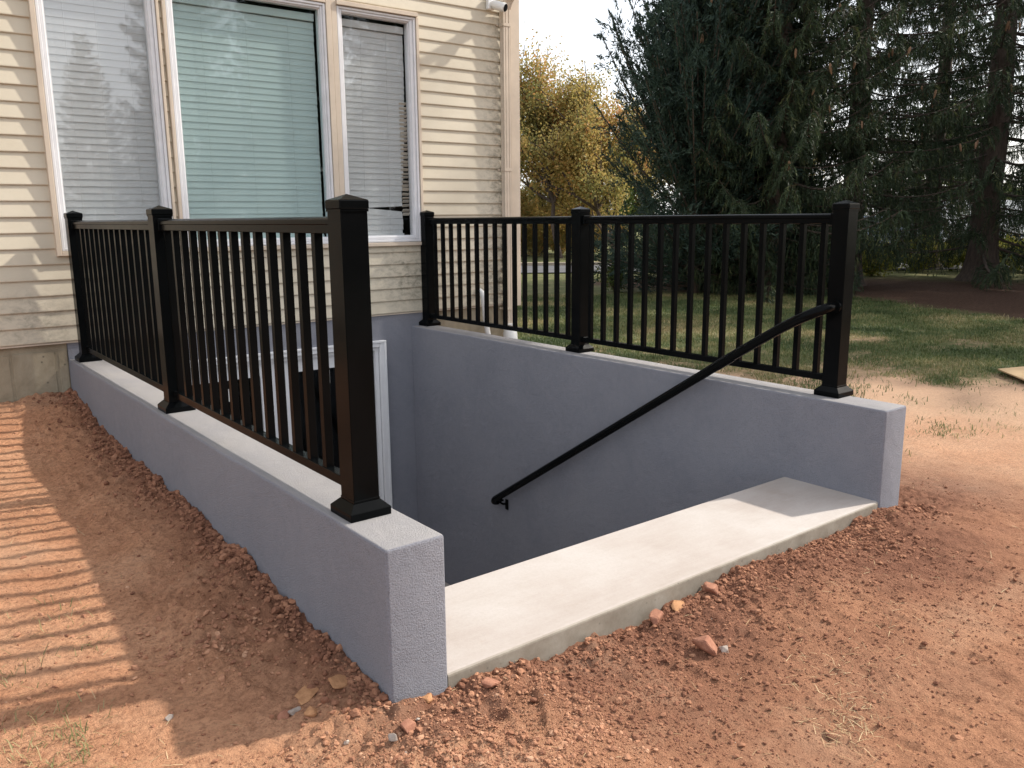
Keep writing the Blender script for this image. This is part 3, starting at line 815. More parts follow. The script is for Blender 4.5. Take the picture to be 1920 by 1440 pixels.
for (a0, a1) in ((x0 + 0.034, 1.4815), (1.4845, x1 - 0.034)):
    lf = MB(); st_ = 0.128
    left_leaf = a0 < 1
    o1, o2 = (0.105, st_) if left_leaf else (st_, 0.105)
    lf.box(a0, a0 + o1, 0.030, 0.075, z0 + 0.02, z1 - 0.034, 0.002); lf.box(a1 - o2, a1, 0.030, 0.075, z0 + 0.02, z1 - 0.034, 0.002)
    lf.box(a0 + o1, a1 - o2, 0.030, 0.075, z1 - 0.034 - 0.105, z1 - 0.034, 0.002); lf.box(a0 + o1, a1 - o2, 0.030, 0.075, z0 + 0.02, z0 + 0.26, 0.002)
    lfo = lf.build('door_leaf', MAT['doorwhite'], door)
    gb = MB(); gb.box(a0 + o1 - 0.002, a1 - o2 + 0.002, 0.046, 0.052, z0 + 0.258, z1 - 0.137)
    gb.build('pane', MAT['panedark'], door)
sb = MB(); sb.box(1.4735, 1.4925, 0.018, 0.029, z0 + 0.02, z1 - 0.036, 0.002); sb.build('astragal', MAT['doorwhite'], door)
for (sx0, sx1, sz0, sz1) in [(1.925, 1.955, -0.42, -0.31), (1.725, 1.775, -0.46, -0.36), (1.06, 1.10, -0.46, -0.36)]:
    mb = MB(); mb.box(sx0, sx1, 0.0445, 0.0455, sz0, sz1); mb.build('sticker', MAT['pvc'], door)
mb = MB(); mb.tube([(1.535, 0.029, -1.25), (1.535, -0.025, -1.25), (1.64, -0.03, -1.25)], 0.010, 8); mb.box(1.51, 1.56, 0.022, 0.0295, -1.34, -1.16, 0.003)
mb.build('handle', MAT['alu'], door)

# downspout
ds = empty('downspout', (3.765, -0.06, -0.05)); tag(ds, 'tan ribbed downspout on the house corner beside the siding', 'downspout')
def P(x, y, z): return (x - 3.765, y + 0.06, z + 0.05)
mb = MB()
w0, d0 = 0.074, 0.055
prof = []
for (a_, b_) in [(-.5, -.5), (-.30, -.5), (-.27, -.42), (-.18, -.42), (-.15, -.5), (.15, -.5), (.18, -.42), (.27, -.42), (.30, -.5), (.5, -.5), (.5, -.2), (.44, -.16), (.44, .16), (.5, .2), (.5, .5), (-.5, .5), (-.5, .2), (-.44, .16), (-.44, -.16), (-.5, -.2)]:
    prof.append((a_ * w0, b_ * d0))
def sweep(mb, path, prof):
    n = len(prof); vs = []
    for (x, y, z) in path:
        for (a_, b_) in prof: vs.append((x + a_, y + b_, z))
    fs = [(s * n + k, s * n + (k + 1) % n, (s + 1) * n + (k + 1) % n, (s + 1) * n + k) for s in range(len(path) - 1) for k in range(n)]
    fs += [tuple(range(n))[::-1], tuple((len(path) - 1) * n + k for k in range(n))]
    mb.add(vs, fs)
sweep(mb, [P(3.765, -0.062, -0.09), P(3.765, -0.062, 2.66)], prof)
mb.build('pipe', MAT['trim'], ds)
mb = MB(); sweep(mb, [P(3.765, -0.062, 2.62), P(3.765, -0.062, 2.74), P(3.775, -0.085, 2.80), P(3.80, -0.20, 2.93), P(3.80, -0.32, 3.05)], [(a_ * 1.08, b_ * 1.08) for a_, b_ in prof]); mb.build('elbow', MAT['trim'], ds)
for zz in (0.075, 2.60, 1.35):
    mb = MB(); sweep(mb, [P(3.765, -0.062, zz), P(3.765, -0.062, zz + 0.025)], [(a_ * 1.12 , b_ * 1.14) for a_, b_ in [(-w0/2, -d0/2), (w0/2, -d0/2), (w0/2, d0/2), (-w0/2, d0/2)]])
    mb.box(-0.065, -0.0415, 0.038, 0.0425, zz + 0.055, zz + 0.07)
    mb.build('strap', MAT['trim'], ds)
mb = MB(); mb.tube([P(3.768, -0.075, -0.055), P(3.768, -0.075, -0.125), P(3.772, -0.085, -0.14), P(3.775, -0.10, -0.30), P(3.778, -0.13, -0.42)], [0.052, 0.052, 0.068, 0.070, 0.070], 18)
mb.build('drain_adapter', MAT['pvc'], ds)
# vent pipe
vp = MB(); vp.tube([(3.455, -0.005, 0.262), (3.455, -0.045, 0.266), (3.458, -0.072, 0.25), (3.462, -0.085, 0.215), (3.468, -0.105, 0.02), (3.478, -0.135, -0.14), (3.488, -0.16, -0.42)], [0.026, 0.027, 0.029, 0.025, 0.023, 0.026, 0.030], 14)
o = vp.build('drain_pipe', MAT['pvc']); tag(o, 'thin white plastic drain pipe leaving the siding low behind the railing', 'pipe')
# security camera
sc = empty('security_camera', (3.62, -0.03, 2.77)); tag(sc, 'small white security camera under the top of the downspout', 'camera')
mb = MB(); mb.box(-0.035, 0.035, -0.028, 0.010, -0.045, 0.06, 0.006); mb.build('mount', MAT['camwhite'], sc)
dirc = Vector((0.42, -0.84, -0.33)).normalized(); c0 = Vector((0.005, -0.035, 0.0))
mb = MB(); mb.tube([c0 - dirc * 0.01, c0 + dirc * 0.02, c0 + dirc * 0.125, c0 + dirc * 0.135], [0.022, 0.038, 0.040, 0.037], 20); mb.build('body', MAT['camwhite'], sc)
mb = MB(); mb.tube([c0 + dirc * 0.136, c0 + dirc * 0.139], [0.033, 0.032], 20); mb.build('lens', MAT['glassblack'], sc)

# ------------------------------------------------------------------ stairwell
def stucco_wall(name, x0, x1, y0, y1, z0, z1, seed, label):
    """subdivided box with softly rounded, slightly wavy trowelled edges"""
    bm = bmesh.new()
    bmesh.ops.create_cube(bm, size=1)
    for v in bm.verts:
        v.co = Vector((x0 + (v.co.x + .5) * (x1 - x0), y0 + (v.co.y + .5) * (y1 - y0), z0 + (v.co.z + .5) * (z1 - z0)))
    ed = [e for e in bm.edges if all(v.co.z > z1 - 1e-4 for v in e.verts) or all(v.co.y < y0 + 1e-4 for v in e.verts)]
    bmesh.ops.bevel(bm, geom=ed, offset=0.011, segments=3, affect='EDGES', profile=0.5)
    # cut along the length
    for k in range(1, 70):
        yy = y0 + (y1 - y0) * k / 70
        g_ = bm.verts[:] + bm.edges[:] + bm.faces[:]
        bmesh.ops.bisect_plane(bm, geom=g_, plane_co=(0, yy, 0), plane_no=(0, 1, 0))
    for v in bm.verts:
        if v.co.y > y1 - 0.02: continue
        n1 = math.sin(v.co.y * 3.1 + seed) * 0.5 + math.sin(v.co.y * 7.7 + seed * 2) * 0.3 + math.sin(v.co.y * 17.3 + seed) * 0.2
        if v.co.z > z1 - 0.02:
            v.co.z += n1 * 0.0022 if v.co.z < z1 - 1e-4 else n1 * 0.0009
            v.co.x += n1 * 0.0026 if v.co.x < (x0 + x1) / 2 else -n1 * 0.0016
    bm.normal_update()
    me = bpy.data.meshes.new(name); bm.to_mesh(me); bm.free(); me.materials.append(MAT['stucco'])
    me.polygons.foreach_set('use_smooth', [True] * len(me.polygons))
    try: me.set_sharp_from_angle(angle=math.radians(40))
    except Exception: pass
    o = link(name, me); tag(o, label, 'wall', 'stucco walls of the stairwell')
    return o
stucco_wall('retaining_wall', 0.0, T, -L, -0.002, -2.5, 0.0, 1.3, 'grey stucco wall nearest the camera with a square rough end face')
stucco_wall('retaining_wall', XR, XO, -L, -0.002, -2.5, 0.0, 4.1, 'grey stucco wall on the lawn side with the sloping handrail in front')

st = empty('staircase', ((T + XR) / 2, -4.1, -SLAB)); tag(st, 'concrete basement stairs with a broad pale landing slab at the top', 'stairs')
off = Vector(((T + XR) / 2, -4.1, -SLAB))
bm = bmesh.new(); bmesh.ops.create_cube(bm, size=1)
yb0, yb1 = -4.3616, -3.823
for v in bm.verts:
    v.co = Vector((T + 0.001 + (v.co.x + .5) * (XR - T - 0.002), yb0 + (v.co.y + .5) * (yb1 - yb0), -SLAB - 0.3 + (v.co.z + .5) * 0.3)) - off
ed = [e for e in bm.edges if all(v.co.z > -1e-4 for v in e.verts)]
bmesh.ops.bevel(bm, geom=[e for e in ed if abs(e.verts[0].co.y - e.verts[1].co.y) < 1e-4], offset=0.012, segments=3, affect='EDGES', profile=0.5)
me = bpy.data.meshes.new('landing_slab'); bm.to_mesh(me); bm.free(); me.materials.append(MAT['concrete'])
link('landing_slab', me, st)
for k in range(1, 10):
    mb = MB()
    y0_ = yb1 + 0.29 * (k - 1); z_ = -SLAB - 0.2 * k
    mb.box(T + 0.002, XR - 0.002, y0_ + 0.0005, y0_ + 0.2895 if k < 9 else -0.003, z_ - 0.22, z_, 0.004)
    q = mb.build('step', MAT['concrete'], st); q.data.transform(Matrix.Translation(-off))

# ------------------------------------------------------------------ railings
def post_meshes():
    cap = MB(); h = 0.0488
    cap.box(-h, h, -h, h, 0.955, 0.982, 0.003)
    cap.box(-0.0468, 0.0468, -0.0468, 0.0468, 0.948, 0.9549)
    cap.add([(-h + .002, -h + .002, .9822), (h - .002, -h + .002, .9822), (h - .002, h - .002, .9822), (-h + .002, h - .002, .9822), (0, 0, 1.0)], [(0, 1, 4), (1, 2, 4), (2, 3, 4), (3, 0, 4)])
    sl = MB(); sl.box(-0.0445, 0.0445, -0.0445, 0.0445, 0.002, 0.955, 0.0022)
    bs = MB(); q = 0.0715
    bs.box(-q, q, -q, q, 0.0008, 0.027, 0.0015)
    r = 0.0475; zt = 0.05
    vs = [(-q + .001, -q + .001, .0272), (q - .001, -q + .001, .0272), (q - .001, q - .001, .0272), (-q + .001, q - .001, .0272), (-r, -r, zt), (r, -r, zt), (r, r, zt), (-r, r, zt)]
    bs.add(vs, [(0, 1, 5, 4), (1, 2, 6, 5), (2, 3, 7, 6), (3, 0, 4, 7), (4, 5, 6, 7)])
    bs.box(-0.046, 0.046, -0.046, 0.046, zt + 0.0002, zt + 0.008, 0.001)
    return sl.mesh('post', MAT['black']), cap.mesh('cap', MAT['black']), bs.mesh('base_trim', MAT['black'])
PM, CM, BM_ = post_meshes()
mb = MB(); mb.box(-0.0142, 0.0142, -0.0142, 0.0142, 0.098, 0.897, 0.0012); BAL = mb.mesh('baluster', MAT['black'])
def rail_profile_top():
    pr = []
    for k in range(9):
        a_ = math.pi * k / 8
        pr.append((0.0255 * math.cos(a_), 0.920 + 0.0150 * math.sin(a_)))
    pr += [(-0.0255, 0.912), (-0.020, 0.909), (-0.020, 0.884), (-0.016, 0.882), (0.016, 0.882), (0.020, 0.884), (0.020, 0.909), (0.0255, 0.912)]
    return pr
def sweep_y(mb, prof, y0, y1):
    n = len(prof)
    vs = [(a_, yy, b_) for yy in (y0, y1) for a_, b_ in prof]
    mb.add(vs, [(k, (k + 1) % n, n + (k + 1) % n, n + k) for k in range(n)] + [tuple(range(n))[::-1], tuple(n + k for k in range(n))])
def railing(xc, ys, label):
    o = empty('railing', (xc, ys[1], 0.0)); tag(o, label, 'railing', 'black railings along the stairwell walls')
    for yy in ys:
        p_ = link('post', PM, o); p_.location = (0, yy - ys[1], 0)
        link('cap', CM, p_); link('base_trim', BM_, p_)
    for a_, b_ in zip(ys[:-1], ys[1:]):
        hi_, lo_ = a_ - 0.0449 - ys[1], b_ + 0.0449 - ys[1]
        mb = MB(); sweep_y(mb, rail_profile_top(), lo_, hi_); mb.build('top_rail', MAT['black'], o)
        mb = MB(); mb.box(-0.0185, 0.0185, lo_, hi_, 0.071, 0.104, 0.0015); mb.build('bottom_rail', MAT['black'], o)
        for yy, sg in ((hi_, -1), (lo_, 1)):
            for q_ in (0, 1):
              mb = MB()
              if q_ == 0: mb.box(-0.0285, 0.0285, min(yy, yy + sg * 0.022), max(yy, yy + sg * 0.022), 0.879, 0.938, 0.003)
              else: mb.box(-0.0215, 0.0215, min(yy, yy + sg * 0.018), max(yy, yy + sg * 0.018), 0.0685, 0.107, 0.002)
              mb.build('rail_bracket', MAT['black'], o)
        mid = (hi_ + lo_) / 2; pitch = 0.1247 if b_ < -3 or xc < 1 else 0.1226
        for k in range(15):
            q = link('baluster', BAL, o); q.location = (0, mid + (k - 7) * pitch, 0)
    return o
railing(PX_L, (-0.138, -2.101, -4.037), 'black picket railing on the near left stucco wall, warm light on its outer faces')
railing(PX_R, (-0.067, -2.031, -3.997), 'black picket railing on the far wall in front of the lawn and trees')

# handrail
hr = empty('handrail', (2.675, -1.29, -1.245)); tag(hr, 'round black handrail sloping down the inside of the stairwell wall', 'handrail')
ho = Vector((2.675, -1.29, -1.245))
def cr(pts, n=8):
    out = []
    P4 = [Vector(p) for p in pts]; P4 = [P4[0] * 2 - P4[1]] + P4 + [P4[-1] * 2 - P4[-2]]
    for i in range(1, len(P4) - 2):
        for k in range(n):
            u = k / n
            out.append(0.5 * ((2 * P4[i]) + (P4[i + 1] - P4[i - 1]) * u + (2 * P4[i - 1] - 5 * P4[i] + 4 * P4[i + 1] - P4[i + 2]) * u * u + (3 * P4[i] - P4[i - 1] - 3 * P4[i + 1] + P4[i + 2]) * u ** 3))
    out.append(P4[-2]); return out
lower = [(2.722, -1.262, -1.282), (2.700, -1.262, -1.280), (2.682, -1.268, -1.268), (2.675, -1.292, -1.245)]
pts = cr(lower, 5)[:-1] + [Vector((2.675, -1.292, -1.245)), Vector((2.675, -3.30, 0.0355))] + cr([(2.675, -3.52, 0.178), (2.675, -3.72, 0.302), (2.684, -3.86, 0.386), (2.715, -3.955, 0.438), (2.765, -3.992, 0.460), (2.838, -3.997, 0.467)], 6)
mb = MB(); mb.tube([p_ - ho for p_ in pts], 0.0265, 20); mb.build('tube', MAT['black'], hr)
mb = MB(); mb.tube([Vector((2.8265, -3.997, 0.467)) - ho, Vector((2.841, -3.997, 0.467)) - ho], [0.040, 0.042], 24); mb.build('flange', MAT['black'], hr)
d_ = Vector((0, -0.8432, 0.5377))
j_ = Vector((2.675, -3.40, 0.0995)) - ho
mb = MB(); mb.tube([j_, j_ + d_ * 0.12], 0.0282, 20); mb.build('sleeve_joint', MAT['black'], hr)
for yb in (-1.36, -2.6):
    zc = -1.245 - (yb + 1.292) * 0.6377
    mb = MB()
    mb.tube([Vector((2.675, yb, zc - 0.02)) - ho, Vector((2.675, yb, zc - 0.055)) - ho, Vector((2.70, yb - 0.002, zc - 0.072)) - ho, Vector((2.736, yb - 0.003, zc - 0.075)) - ho], 0.0085, 10)
    mb.box(2.730 - ho.x, 2.7389 - ho.x, yb - 0.022 - ho.y, yb + 0.016 - ho.y, zc - 0.125 - ho.z, zc - 0.04 - ho.z, 0.004)
    mb.box(2.662 - ho.x, 2.688 - ho.x, yb - 0.03 - ho.y, yb + 0.03 - ho.y, zc - 0.036 - ho.z, zc - 0.024 - ho.z, 0.003)
    if yb > -2: mb.build('bracket', MAT['black'], hr)

# ------------------------------------------------------------------ road behind the lawn
RD = np.array([0.788, -0.615]); RN = np.array([0.615, 0.788]); RC = np.array([14.0, 12.0])
def strip(name, a0, a1, z, mat, z1=None, t0=-60, t1=70, n=60):
    mb = MB(); vs = []
    for i in range(n + 1):
        t_ = t0 + (t1 - t0) * i / n
        for a_ in (a0, a1):
            q = RC + RD * t_ + RN * a_; vs.append((q[0], q[1], z))
    fs = [(2 * i, 2 * i + 2, 2 * i + 3, 2 * i + 1) for i in range(n)]
    if z1 is not None:
        m_ = len(vs); vs += [(x_, y_, z1) for x_, y_, _ in vs]
        fs += [(2 * i, 2 * i + 2, m_ + 2 * i + 2, m_ + 2 * i) for i in range(n)] + [(2 * i + 1, 2 * i + 3, m_ + 2 * i + 3, m_ + 2 * i + 1) for i in range(n)]
    mb.add(vs, fs); return mb.build(name, mat)
MAT['asphalt'] = simple('worn asphalt', (0.105, 0.105, 0.11), 0.9, 0.2, 3, 0.2, bmp=0.4)
MAT['kerb'] = simple('pale concrete kerb', (0.42, 0.36, 0.28), 0.9, 0.15, 3, 0.2, bmp=0.3)
o = strip('road', -1.7, 1.6, -0.472, MAT['asphalt']); tag(o, 'narrow grey asphalt road beyond the lawn', kind='structure')
o = strip('kerb', 1.6, 1.78, -0.385, MAT['kerb'], -0.6); tag(o, 'pale kerb along the far road edge', kind='structure')

# ------------------------------------------------------------------ foliage tools
def foliage_mat(name, stops, trans=0.25, rough=0.6):
    m = bpy.data.materials.new(name); m.use_nodes = True; t = m.node_tree; b = t.nodes['Principled BSDF']
    a = attr_col(t, 'tint'); sx = t.nodes.new('ShaderNodeSeparateColor'); t.links.new(a.outputs['Color'], sx.inputs[0])
    c = ramp(t, sx.outputs[0], stops)
    t.links.new(c, b.inputs['Base Color']); b.inputs['Roughness'].default_value = rough; b.inputs['Specular IOR Level'].default_value = 0.25
    tl = t.nodes.new('ShaderNodeBsdfTranslucent'); t.links.new(c, tl.inputs[0])
    mx = t.nodes.new('ShaderNodeMixShader'); mx.inputs[0].default_value = trans
    out = [q for q in t.nodes if q.type == 'OUTPUT_MATERIAL'][0]
    t.links.new(b.outputs[0], mx.inputs[1]); t.links.new(tl.outputs[0], mx.inputs[2]); t.links.new(mx.outputs[0], out.inputs[0])
    return m
MAT['spruce'] = foliage_mat('spruce needles', [(0, (0.0663, 0.0515, 0.0328)), (0.12, (0.0273, 0.0406, 0.0218)), (0.5, (0.0374, 0.0593, 0.0312)), (0.85, (0.0562, 0.0819, 0.0390)), (1, (0.1014, 0.1131, 0.0468))], 0.22)
MAT['cedar'] = foliage_mat('cedar sprays', [(0, (0.0240, 0.0416, 0.0336)), (0.5, (0.0352, 0.0608, 0.0464)), (0.9, (0.0528, 0.0848, 0.0592)), (1, (0.0720, 0.1000, 0.0640))], 0.2)
MAT['autumn'] = foliage_mat('autumn leaves', [(0, (0.20, 0.21, 0.075)), (0.35, (0.36, 0.30, 0.10)), (0.7, (0.48, 0.34, 0.11)), (1, (0.53, 0.27, 0.11))], 0.45)
MAT['leafgreen'] = foliage_mat('green leaves', [(0, (0.04, 0.07, 0.02)), (0.5, (0.075, 0.11, 0.03)), (1, (0.15, 0.15, 0.04))], 0.4)
MAT['weed'] = foliage_mat('yellow green weeds', [(0, (0.12, 0.16, 0.03)), (0.5, (0.25, 0.27, 0.05)), (1, (0.42, 0.34, 0.08))], 0.45)
m, t, b = new_mat('spruce bark'); p = objc(t)
mp = t.nodes.new('ShaderNodeMapping'); mp.inputs['Scale'].default_value = (6, 6, 1.6); t.links.new(p, mp.inputs[0])
f = noise(t, 3, 8, 0.7, mp.outputs[0])
t.links.new(ramp(t, f, [(0.3, (0.045, 0.032, 0.025)), (0.7, (0.13, 0.095, 0.075))]), b.inputs['Base Color']); b.inputs['Roughness'].default_value = 0.95
bump(t, b, f, 0.9, 0.03)
MAT['bark'] = m
m, t, b = new_mat('cone scales'); p = objc(t)
t.links.new(ramp(t, noise(t, 60, 4, 0.6, p), [(0.3, (0.14, 0.075, 0.04)), (0.7, (0.27, 0.16, 0.09))]), b.inputs['Base Color']); b.inputs['Roughness'].default_value = 0.8
MAT['cone'] = m

def unit(a): return a / (np.linalg.norm(a, axis=-1, keepdims=True) + 1e-9)
def cards(Pb, D, Ln, W, tint, mat, name, quad=False):
    n = len(Pb); D = unit(D)
    Sd = unit(np.cross(D, RNG.normal(size=(n, 3))))
    w2 = Sd * (W / 2)[:, None]; tip = Pb + D * Ln[:, None]
    if quad:
        mid = Pb + D * (Ln * 0.5)[:, None]
        V = np.stack([Pb, mid + w2, tip, mid - w2], 1).reshape(-1, 3)
        F = np.arange(4 * n).reshape(n, 4); k = 4
    else:
        V = np.stack([Pb + w2, Pb - w2, tip], 1).reshape(-1, 3)
        F = np.arange(3 * n).reshape(n, 3); k = 3
    return npmesh(name, V, F, mat, {'tint': np.repeat(np.c_[tint, tint, tint], k, 0)})

def spruce_meshes(h, Rm, zmin, seed, step=0.30, nper=6, twig_gap=0.036, trunk_r=0.2, droop=0.3, dens=1.0):
    r = np.random.default_rng(seed)
    tb = MB()
    zs = [-0.3, 0.0, 0.18, 0.5, 1.0]; zz = 1.8
    while zz < h: zs.append(zz); zz += 0.9
    zs.append(h)
    ox = np.cumsum(r.normal(0, 0.012, len(zs))); oy = np.cumsum(r.normal(0, 0.012, len(zs)))
    rad = [trunk_r * (1.75 if z < 0.05 else 1.35 if z < 0.3 else 1.1 if z < 0.7 else 1.0) * max(0.04, 1 - z / h) ** 0.8 for z in zs]
    tb.tube([(ox[i] * min(1, i / 3), oy[i] * min(1, i / 3), zs[i]) for i in range(len(zs))], rad, 12)
    Bp = []; Bt = []; tips = []
    z = zmin
    TW = []
    while z < h - 0.15:
        u = (z - zmin) / (h - zmin)
        n = nper if u < 0.85 else 4
        a0 = r.uniform(0, 6.28)
        for k in range(n):
            az = a0 + 6.283 * k / n + r.normal(0, 0.25)
            ln = Rm * (1 - u) ** 0.72 * r.uniform(0.68, 1.12) + 0.12
            if z < zmin + 1.0: ln *= r.uniform(0.5, 1.0)
            up = 0.35 * u
            out = np.array([math.cos(az), math.sin(az), 0]); side = np.array([-math.sin(az), math.cos(az), 0])
            zb = z + r.uniform(-0.12, 0.12)
            ss = np.linspace(0, 1, 9)
            dr = droop * r.uniform(0.6, 1.3)
            pts = out[None] * (ln * ss)[:, None] + side[None] * (ln * 0.10 * r.normal() * ss ** 2)[:, None]
            pts[:, 2] = zb + ln * ((up - dr) * ss + (dr * 1.05) * ss ** 2.6)
            tb.tube([tuple(q) for q in pts], [0.028 * (ln / Rm) * (1 - 0.85 * s_) + 0.004 for s_ in ss], 5, caps=False)
            tips.append(pts[-2])
            m_ = int(ln * 0.82 / twig_gap * dens)
            for sgn in (-1, 1):
                s_ = np.sort(r.uniform(0.16, 1.0, m_))
                base = np.stack([np.interp(s_, ss, pts[:, i]) for i in range(3)], -1)
                tl = r.uniform(0.22, 0.62, m_) * (0.45 + 0.75 * (1 - u)) * (1.1 - 0.55 * s_)
                lat = side[None] * (sgn * r.uniform(0.35, 1.0, m_))[:, None] + out[None] * r.uniform(0.15, 0.8, m_)[:, None]
                TW.append((base, lat, tl, np.full(m_, u)))
        z += step * (1 + 0.25 * r.uniform(-1, 1)) * (1 - 0.35 * u)
    base = np.concatenate([a_[0] for a_ in TW]); lat = unit(np.concatenate([a_[1] for a_ in TW])); tl = np.concatenate([a_[2] for a_ in TW]); uu = np.concatenate([a_[3] for a_ in TW])
    mcard = 11
    q = (np.arange(mcard) + 0.3) / mcard
    P_ = []; D_ = []; tn_ = []
    twt = np.clip(r.normal(0.5, 0.26, len(base)), 0.02, 0.97)
    brown = r.uniform(0, 1, len(base)) < 0.09; twt[brown] = 0.02
    hang = 1.0 - 0.55 * uu
    for v in q:
        pp = base + lat * (tl * 0.55 * (1 - (1 - v) ** 2))[:, None]
        pp[:, 2] -= tl * 0.85 * v ** 1.5 * hang
        dd = lat * (1.1 * (1 - v)) + np.array([0, 0, -1])[None] * (1.3 * v ** 0.5 * hang)[:, None] + r.normal(0, 0.42, base.shape)
        P_.append(pp); D_.append(dd); tn_.append(np.clip(twt + 0.10 * v + r.normal(0, 0.06, len(base)), 0, 1))
    P_ = np.concatenate(P_); D_ = np.concatenate(D_); tn_ = np.concatenate(tn_); n = len(P_)
    cm = cards(P_, D_, r.uniform(0.06, 0.125, n), r.uniform(0.014, 0.027, n), tn_, MAT['spruce'], 'crown')
    return tb.mesh('trunk', MAT['bark']), cm, np.array(tips)

def cedar_meshes(h, Rm, seed, nb=170, per=430):
    r = np.random.default_rng(seed); tb = MB()
    zs = np.linspace(-0.2, h * 0.96, 10)
    tb.tube([(0.04 * math.sin(z), 0.04 * math.cos(1.3 * z), z) for z in zs], [0.13 * (1 - 0.93 * (max(0, z) / h)) for z in zs], 9)
    P_ = []; D_ = []; tn_ = []
    for k in range(nb):
        u = (k + r.uniform(0, 1)) / nb
        z = 0.12 + (h * 0.93) * u ** 1.05
        az = r.uniform(0, 6.283); el = math.radians(r.uniform(28, 58) + 16 * u) if k > nb * 0.16 else math.radians(r.uniform(-2, 24))
        ln = (Rm * (1 - 0.86 * u) * r.choice([0.6, 0.85, 0.95, 1.0, 1.12]) + 0.22) / math.cos(el) * 0.85
        out = np.array([math.cos(az) * math.cos(el), math.sin(az) * math.cos(el), math.sin(el)])
        if z + ln * out[2] > h * 1.06: ln = max(0.3, (h * 1.06 - z) / max(out[2], .2))
        ss = np.linspace(0, 1, 6)
        pts = np.array([0, 0, z])[None] + out[None] * (ln * ss)[:, None]; pts[:, 2] += 0.12 * ln * ss ** 2 - 0.1 * ln * ss * (1 - ss)
        tb.tube([tuple(q) for q in pts], [0.022 * (1 - 0.8 * s_) + 0.003 for s_ in ss], 4, caps=False)
        m_ = int(per * (0.4 + 0.6 * ln / (Rm * 1.2)))
        s_ = r.beta(1.6, 1.1, m_) * 1.02
        # secondary plumes
        npl = 9; pid = r.integers(0, npl, m_)
        pd = unit(out[None] * 0.8 + r.normal(0, 0.75, (npl, 3)) + np.array([0, 0, 0.35]))
        ps = r.uniform(0.15, 1.0, npl); pl = (0.24 + 0.5 * (1 - ps)) * ln * 0.42 + 0.10
        v = r.uniform(0, 1, m_)
        onm = r.uniform(0, 1, m_) < 0.3
        S_ = np.where(onm, s_, ps[pid])
        bp = np.stack([np.interp(S_, ss, pts[:, i]) for i in range(3)], -1)
        bp = bp + np.where(onm[:, None], 0, pd[pid] * (pl[pid] * v)[:, None])
        rr = np.where(onm, 0.06 * (1.2 - s_), 0.07 * (1.15 - v))
        bp += r.normal(0, 1, (m_, 3)) * rr[:, None]
        dd = np.where(onm[:, None], out[None], pd[pid]) + r.normal(0, 0.38, (m_, 3)) + np.array([0, 0, 0.15])
        P_.append(bp); D_.append(dd); tn_.append(np.clip(r.normal(0.5, 0.14) + r.normal(0, 0.14, m_), 0, 1))
    P_ = np.concatenate(P_); D_ = np.concatenate(D_); tn_ = np.concatenate(tn_); n = len(P_)
    return tb.mesh('trunk', MAT['bark']), cards(P_, D_, r.uniform(0.06, 0.13, n), r.uniform(0.018, 0.034, n), tn_, MAT['cedar'], 'crown')

def leafy_meshes(h, spread, seed, mat, nleaf=14000, ls=0.13, sparse=1.0, trunk_h=0.18, tr=0.13, lowcrown=False):
    r = np.random.default_rng(seed); tb = MB(); ends = []
    def grow(p_, d, ln, rad, lev):
        pts = [np.array(p_)]; d = np.array(d, float)
        for k in range(4):
            d = d + r.normal(0, 0.12, 3) + np.array([0, 0, 0.05]); d /= np.linalg.norm(d)
            pts.append(pts[-1] + d * ln / 4)
        tb.tube([tuple(q) for q in pts], list(np.linspace(rad, rad * 0.55, 5)), 6 if lev < 2 else 4, caps=False)
        if lev >= 3:
            ends.append(np.array(pts)); return
        nn = ((9 if lowcrown else 6), 4, 4)[lev] if lev < 3 else 3
        for k in range(nn):
            q = pts[r.integers(1 if (lowcrown and lev == 0) else 2, 5)] if k else pts[4]
            az = r.uniform(0, 6.28); sp = r.uniform(0.35, 0.95) * spread
            side = np.cross(d, [math.cos(az), math.sin(az), 0.3]); side /= np.linalg.norm(side) + 1e-6
            nd = d * (1.0 if k else 1.4) + side * sp * (1 if k else .4); nd /= np.linalg.norm(nd)
            grow(q, nd, ln * r.uniform(0.6, 0.8), rad * 0.55, lev + 1)
        if lev == 2: ends.append(np.array(pts))
    grow((0, 0, -0.2), (0, 0, 1), h * 0.42, tr, 0)
    E_ = np.stack(ends)  # m,5,3
    m_ = len(E_)
    wgt = r.gamma(1.2, 1, m_); wgt /= wgt.sum()
    id_ = r.choice(m_, nleaf, p=wgt); u = r.uniform(0.1, 1.05, nleaf) * 4; k = np.clip(u.astype(int), 0, 3); f_ = u - k
    P_ = E_[id_, k] * (1 - f_)[:, None] + E_[id_, k + 1] * f_[:, None] + r.normal(0, 0.17 * sparse * h / 8, (nleaf, 3))
    D_ = r.normal(0, 1, (nleaf, 3)) + np.array([0, 0, -0.4])
    et = np.clip(r.normal(0.5, 0.26, m_), 0, 1)
    tn_ = np.clip(et[id_] + r.normal(0, 0.14, nleaf), 0, 1)
    n = nleaf
    return tb.mesh('trunk', MAT['bark']), cards(P_, D_, r.uniform(0.75, 1.25, n) * ls, r.uniform(0.55, 0.85, n) * ls, tn_, mat, 'crown', True)

def plant(name, meshes, x, y, rz, sc, label, cat='tree', group=None, z=None, szz=None):
    zz = float(ground_z(np.array([x]), np.array([y]))[0]) if z is None else z
    o = empty(name, (x, y, zz - 0.02), rz); o.scale = (sc, sc, szz or sc)
    tag(o, label, cat, group)
    link('trunk', meshes[0], o); link('crown', meshes[1], o)
    return o

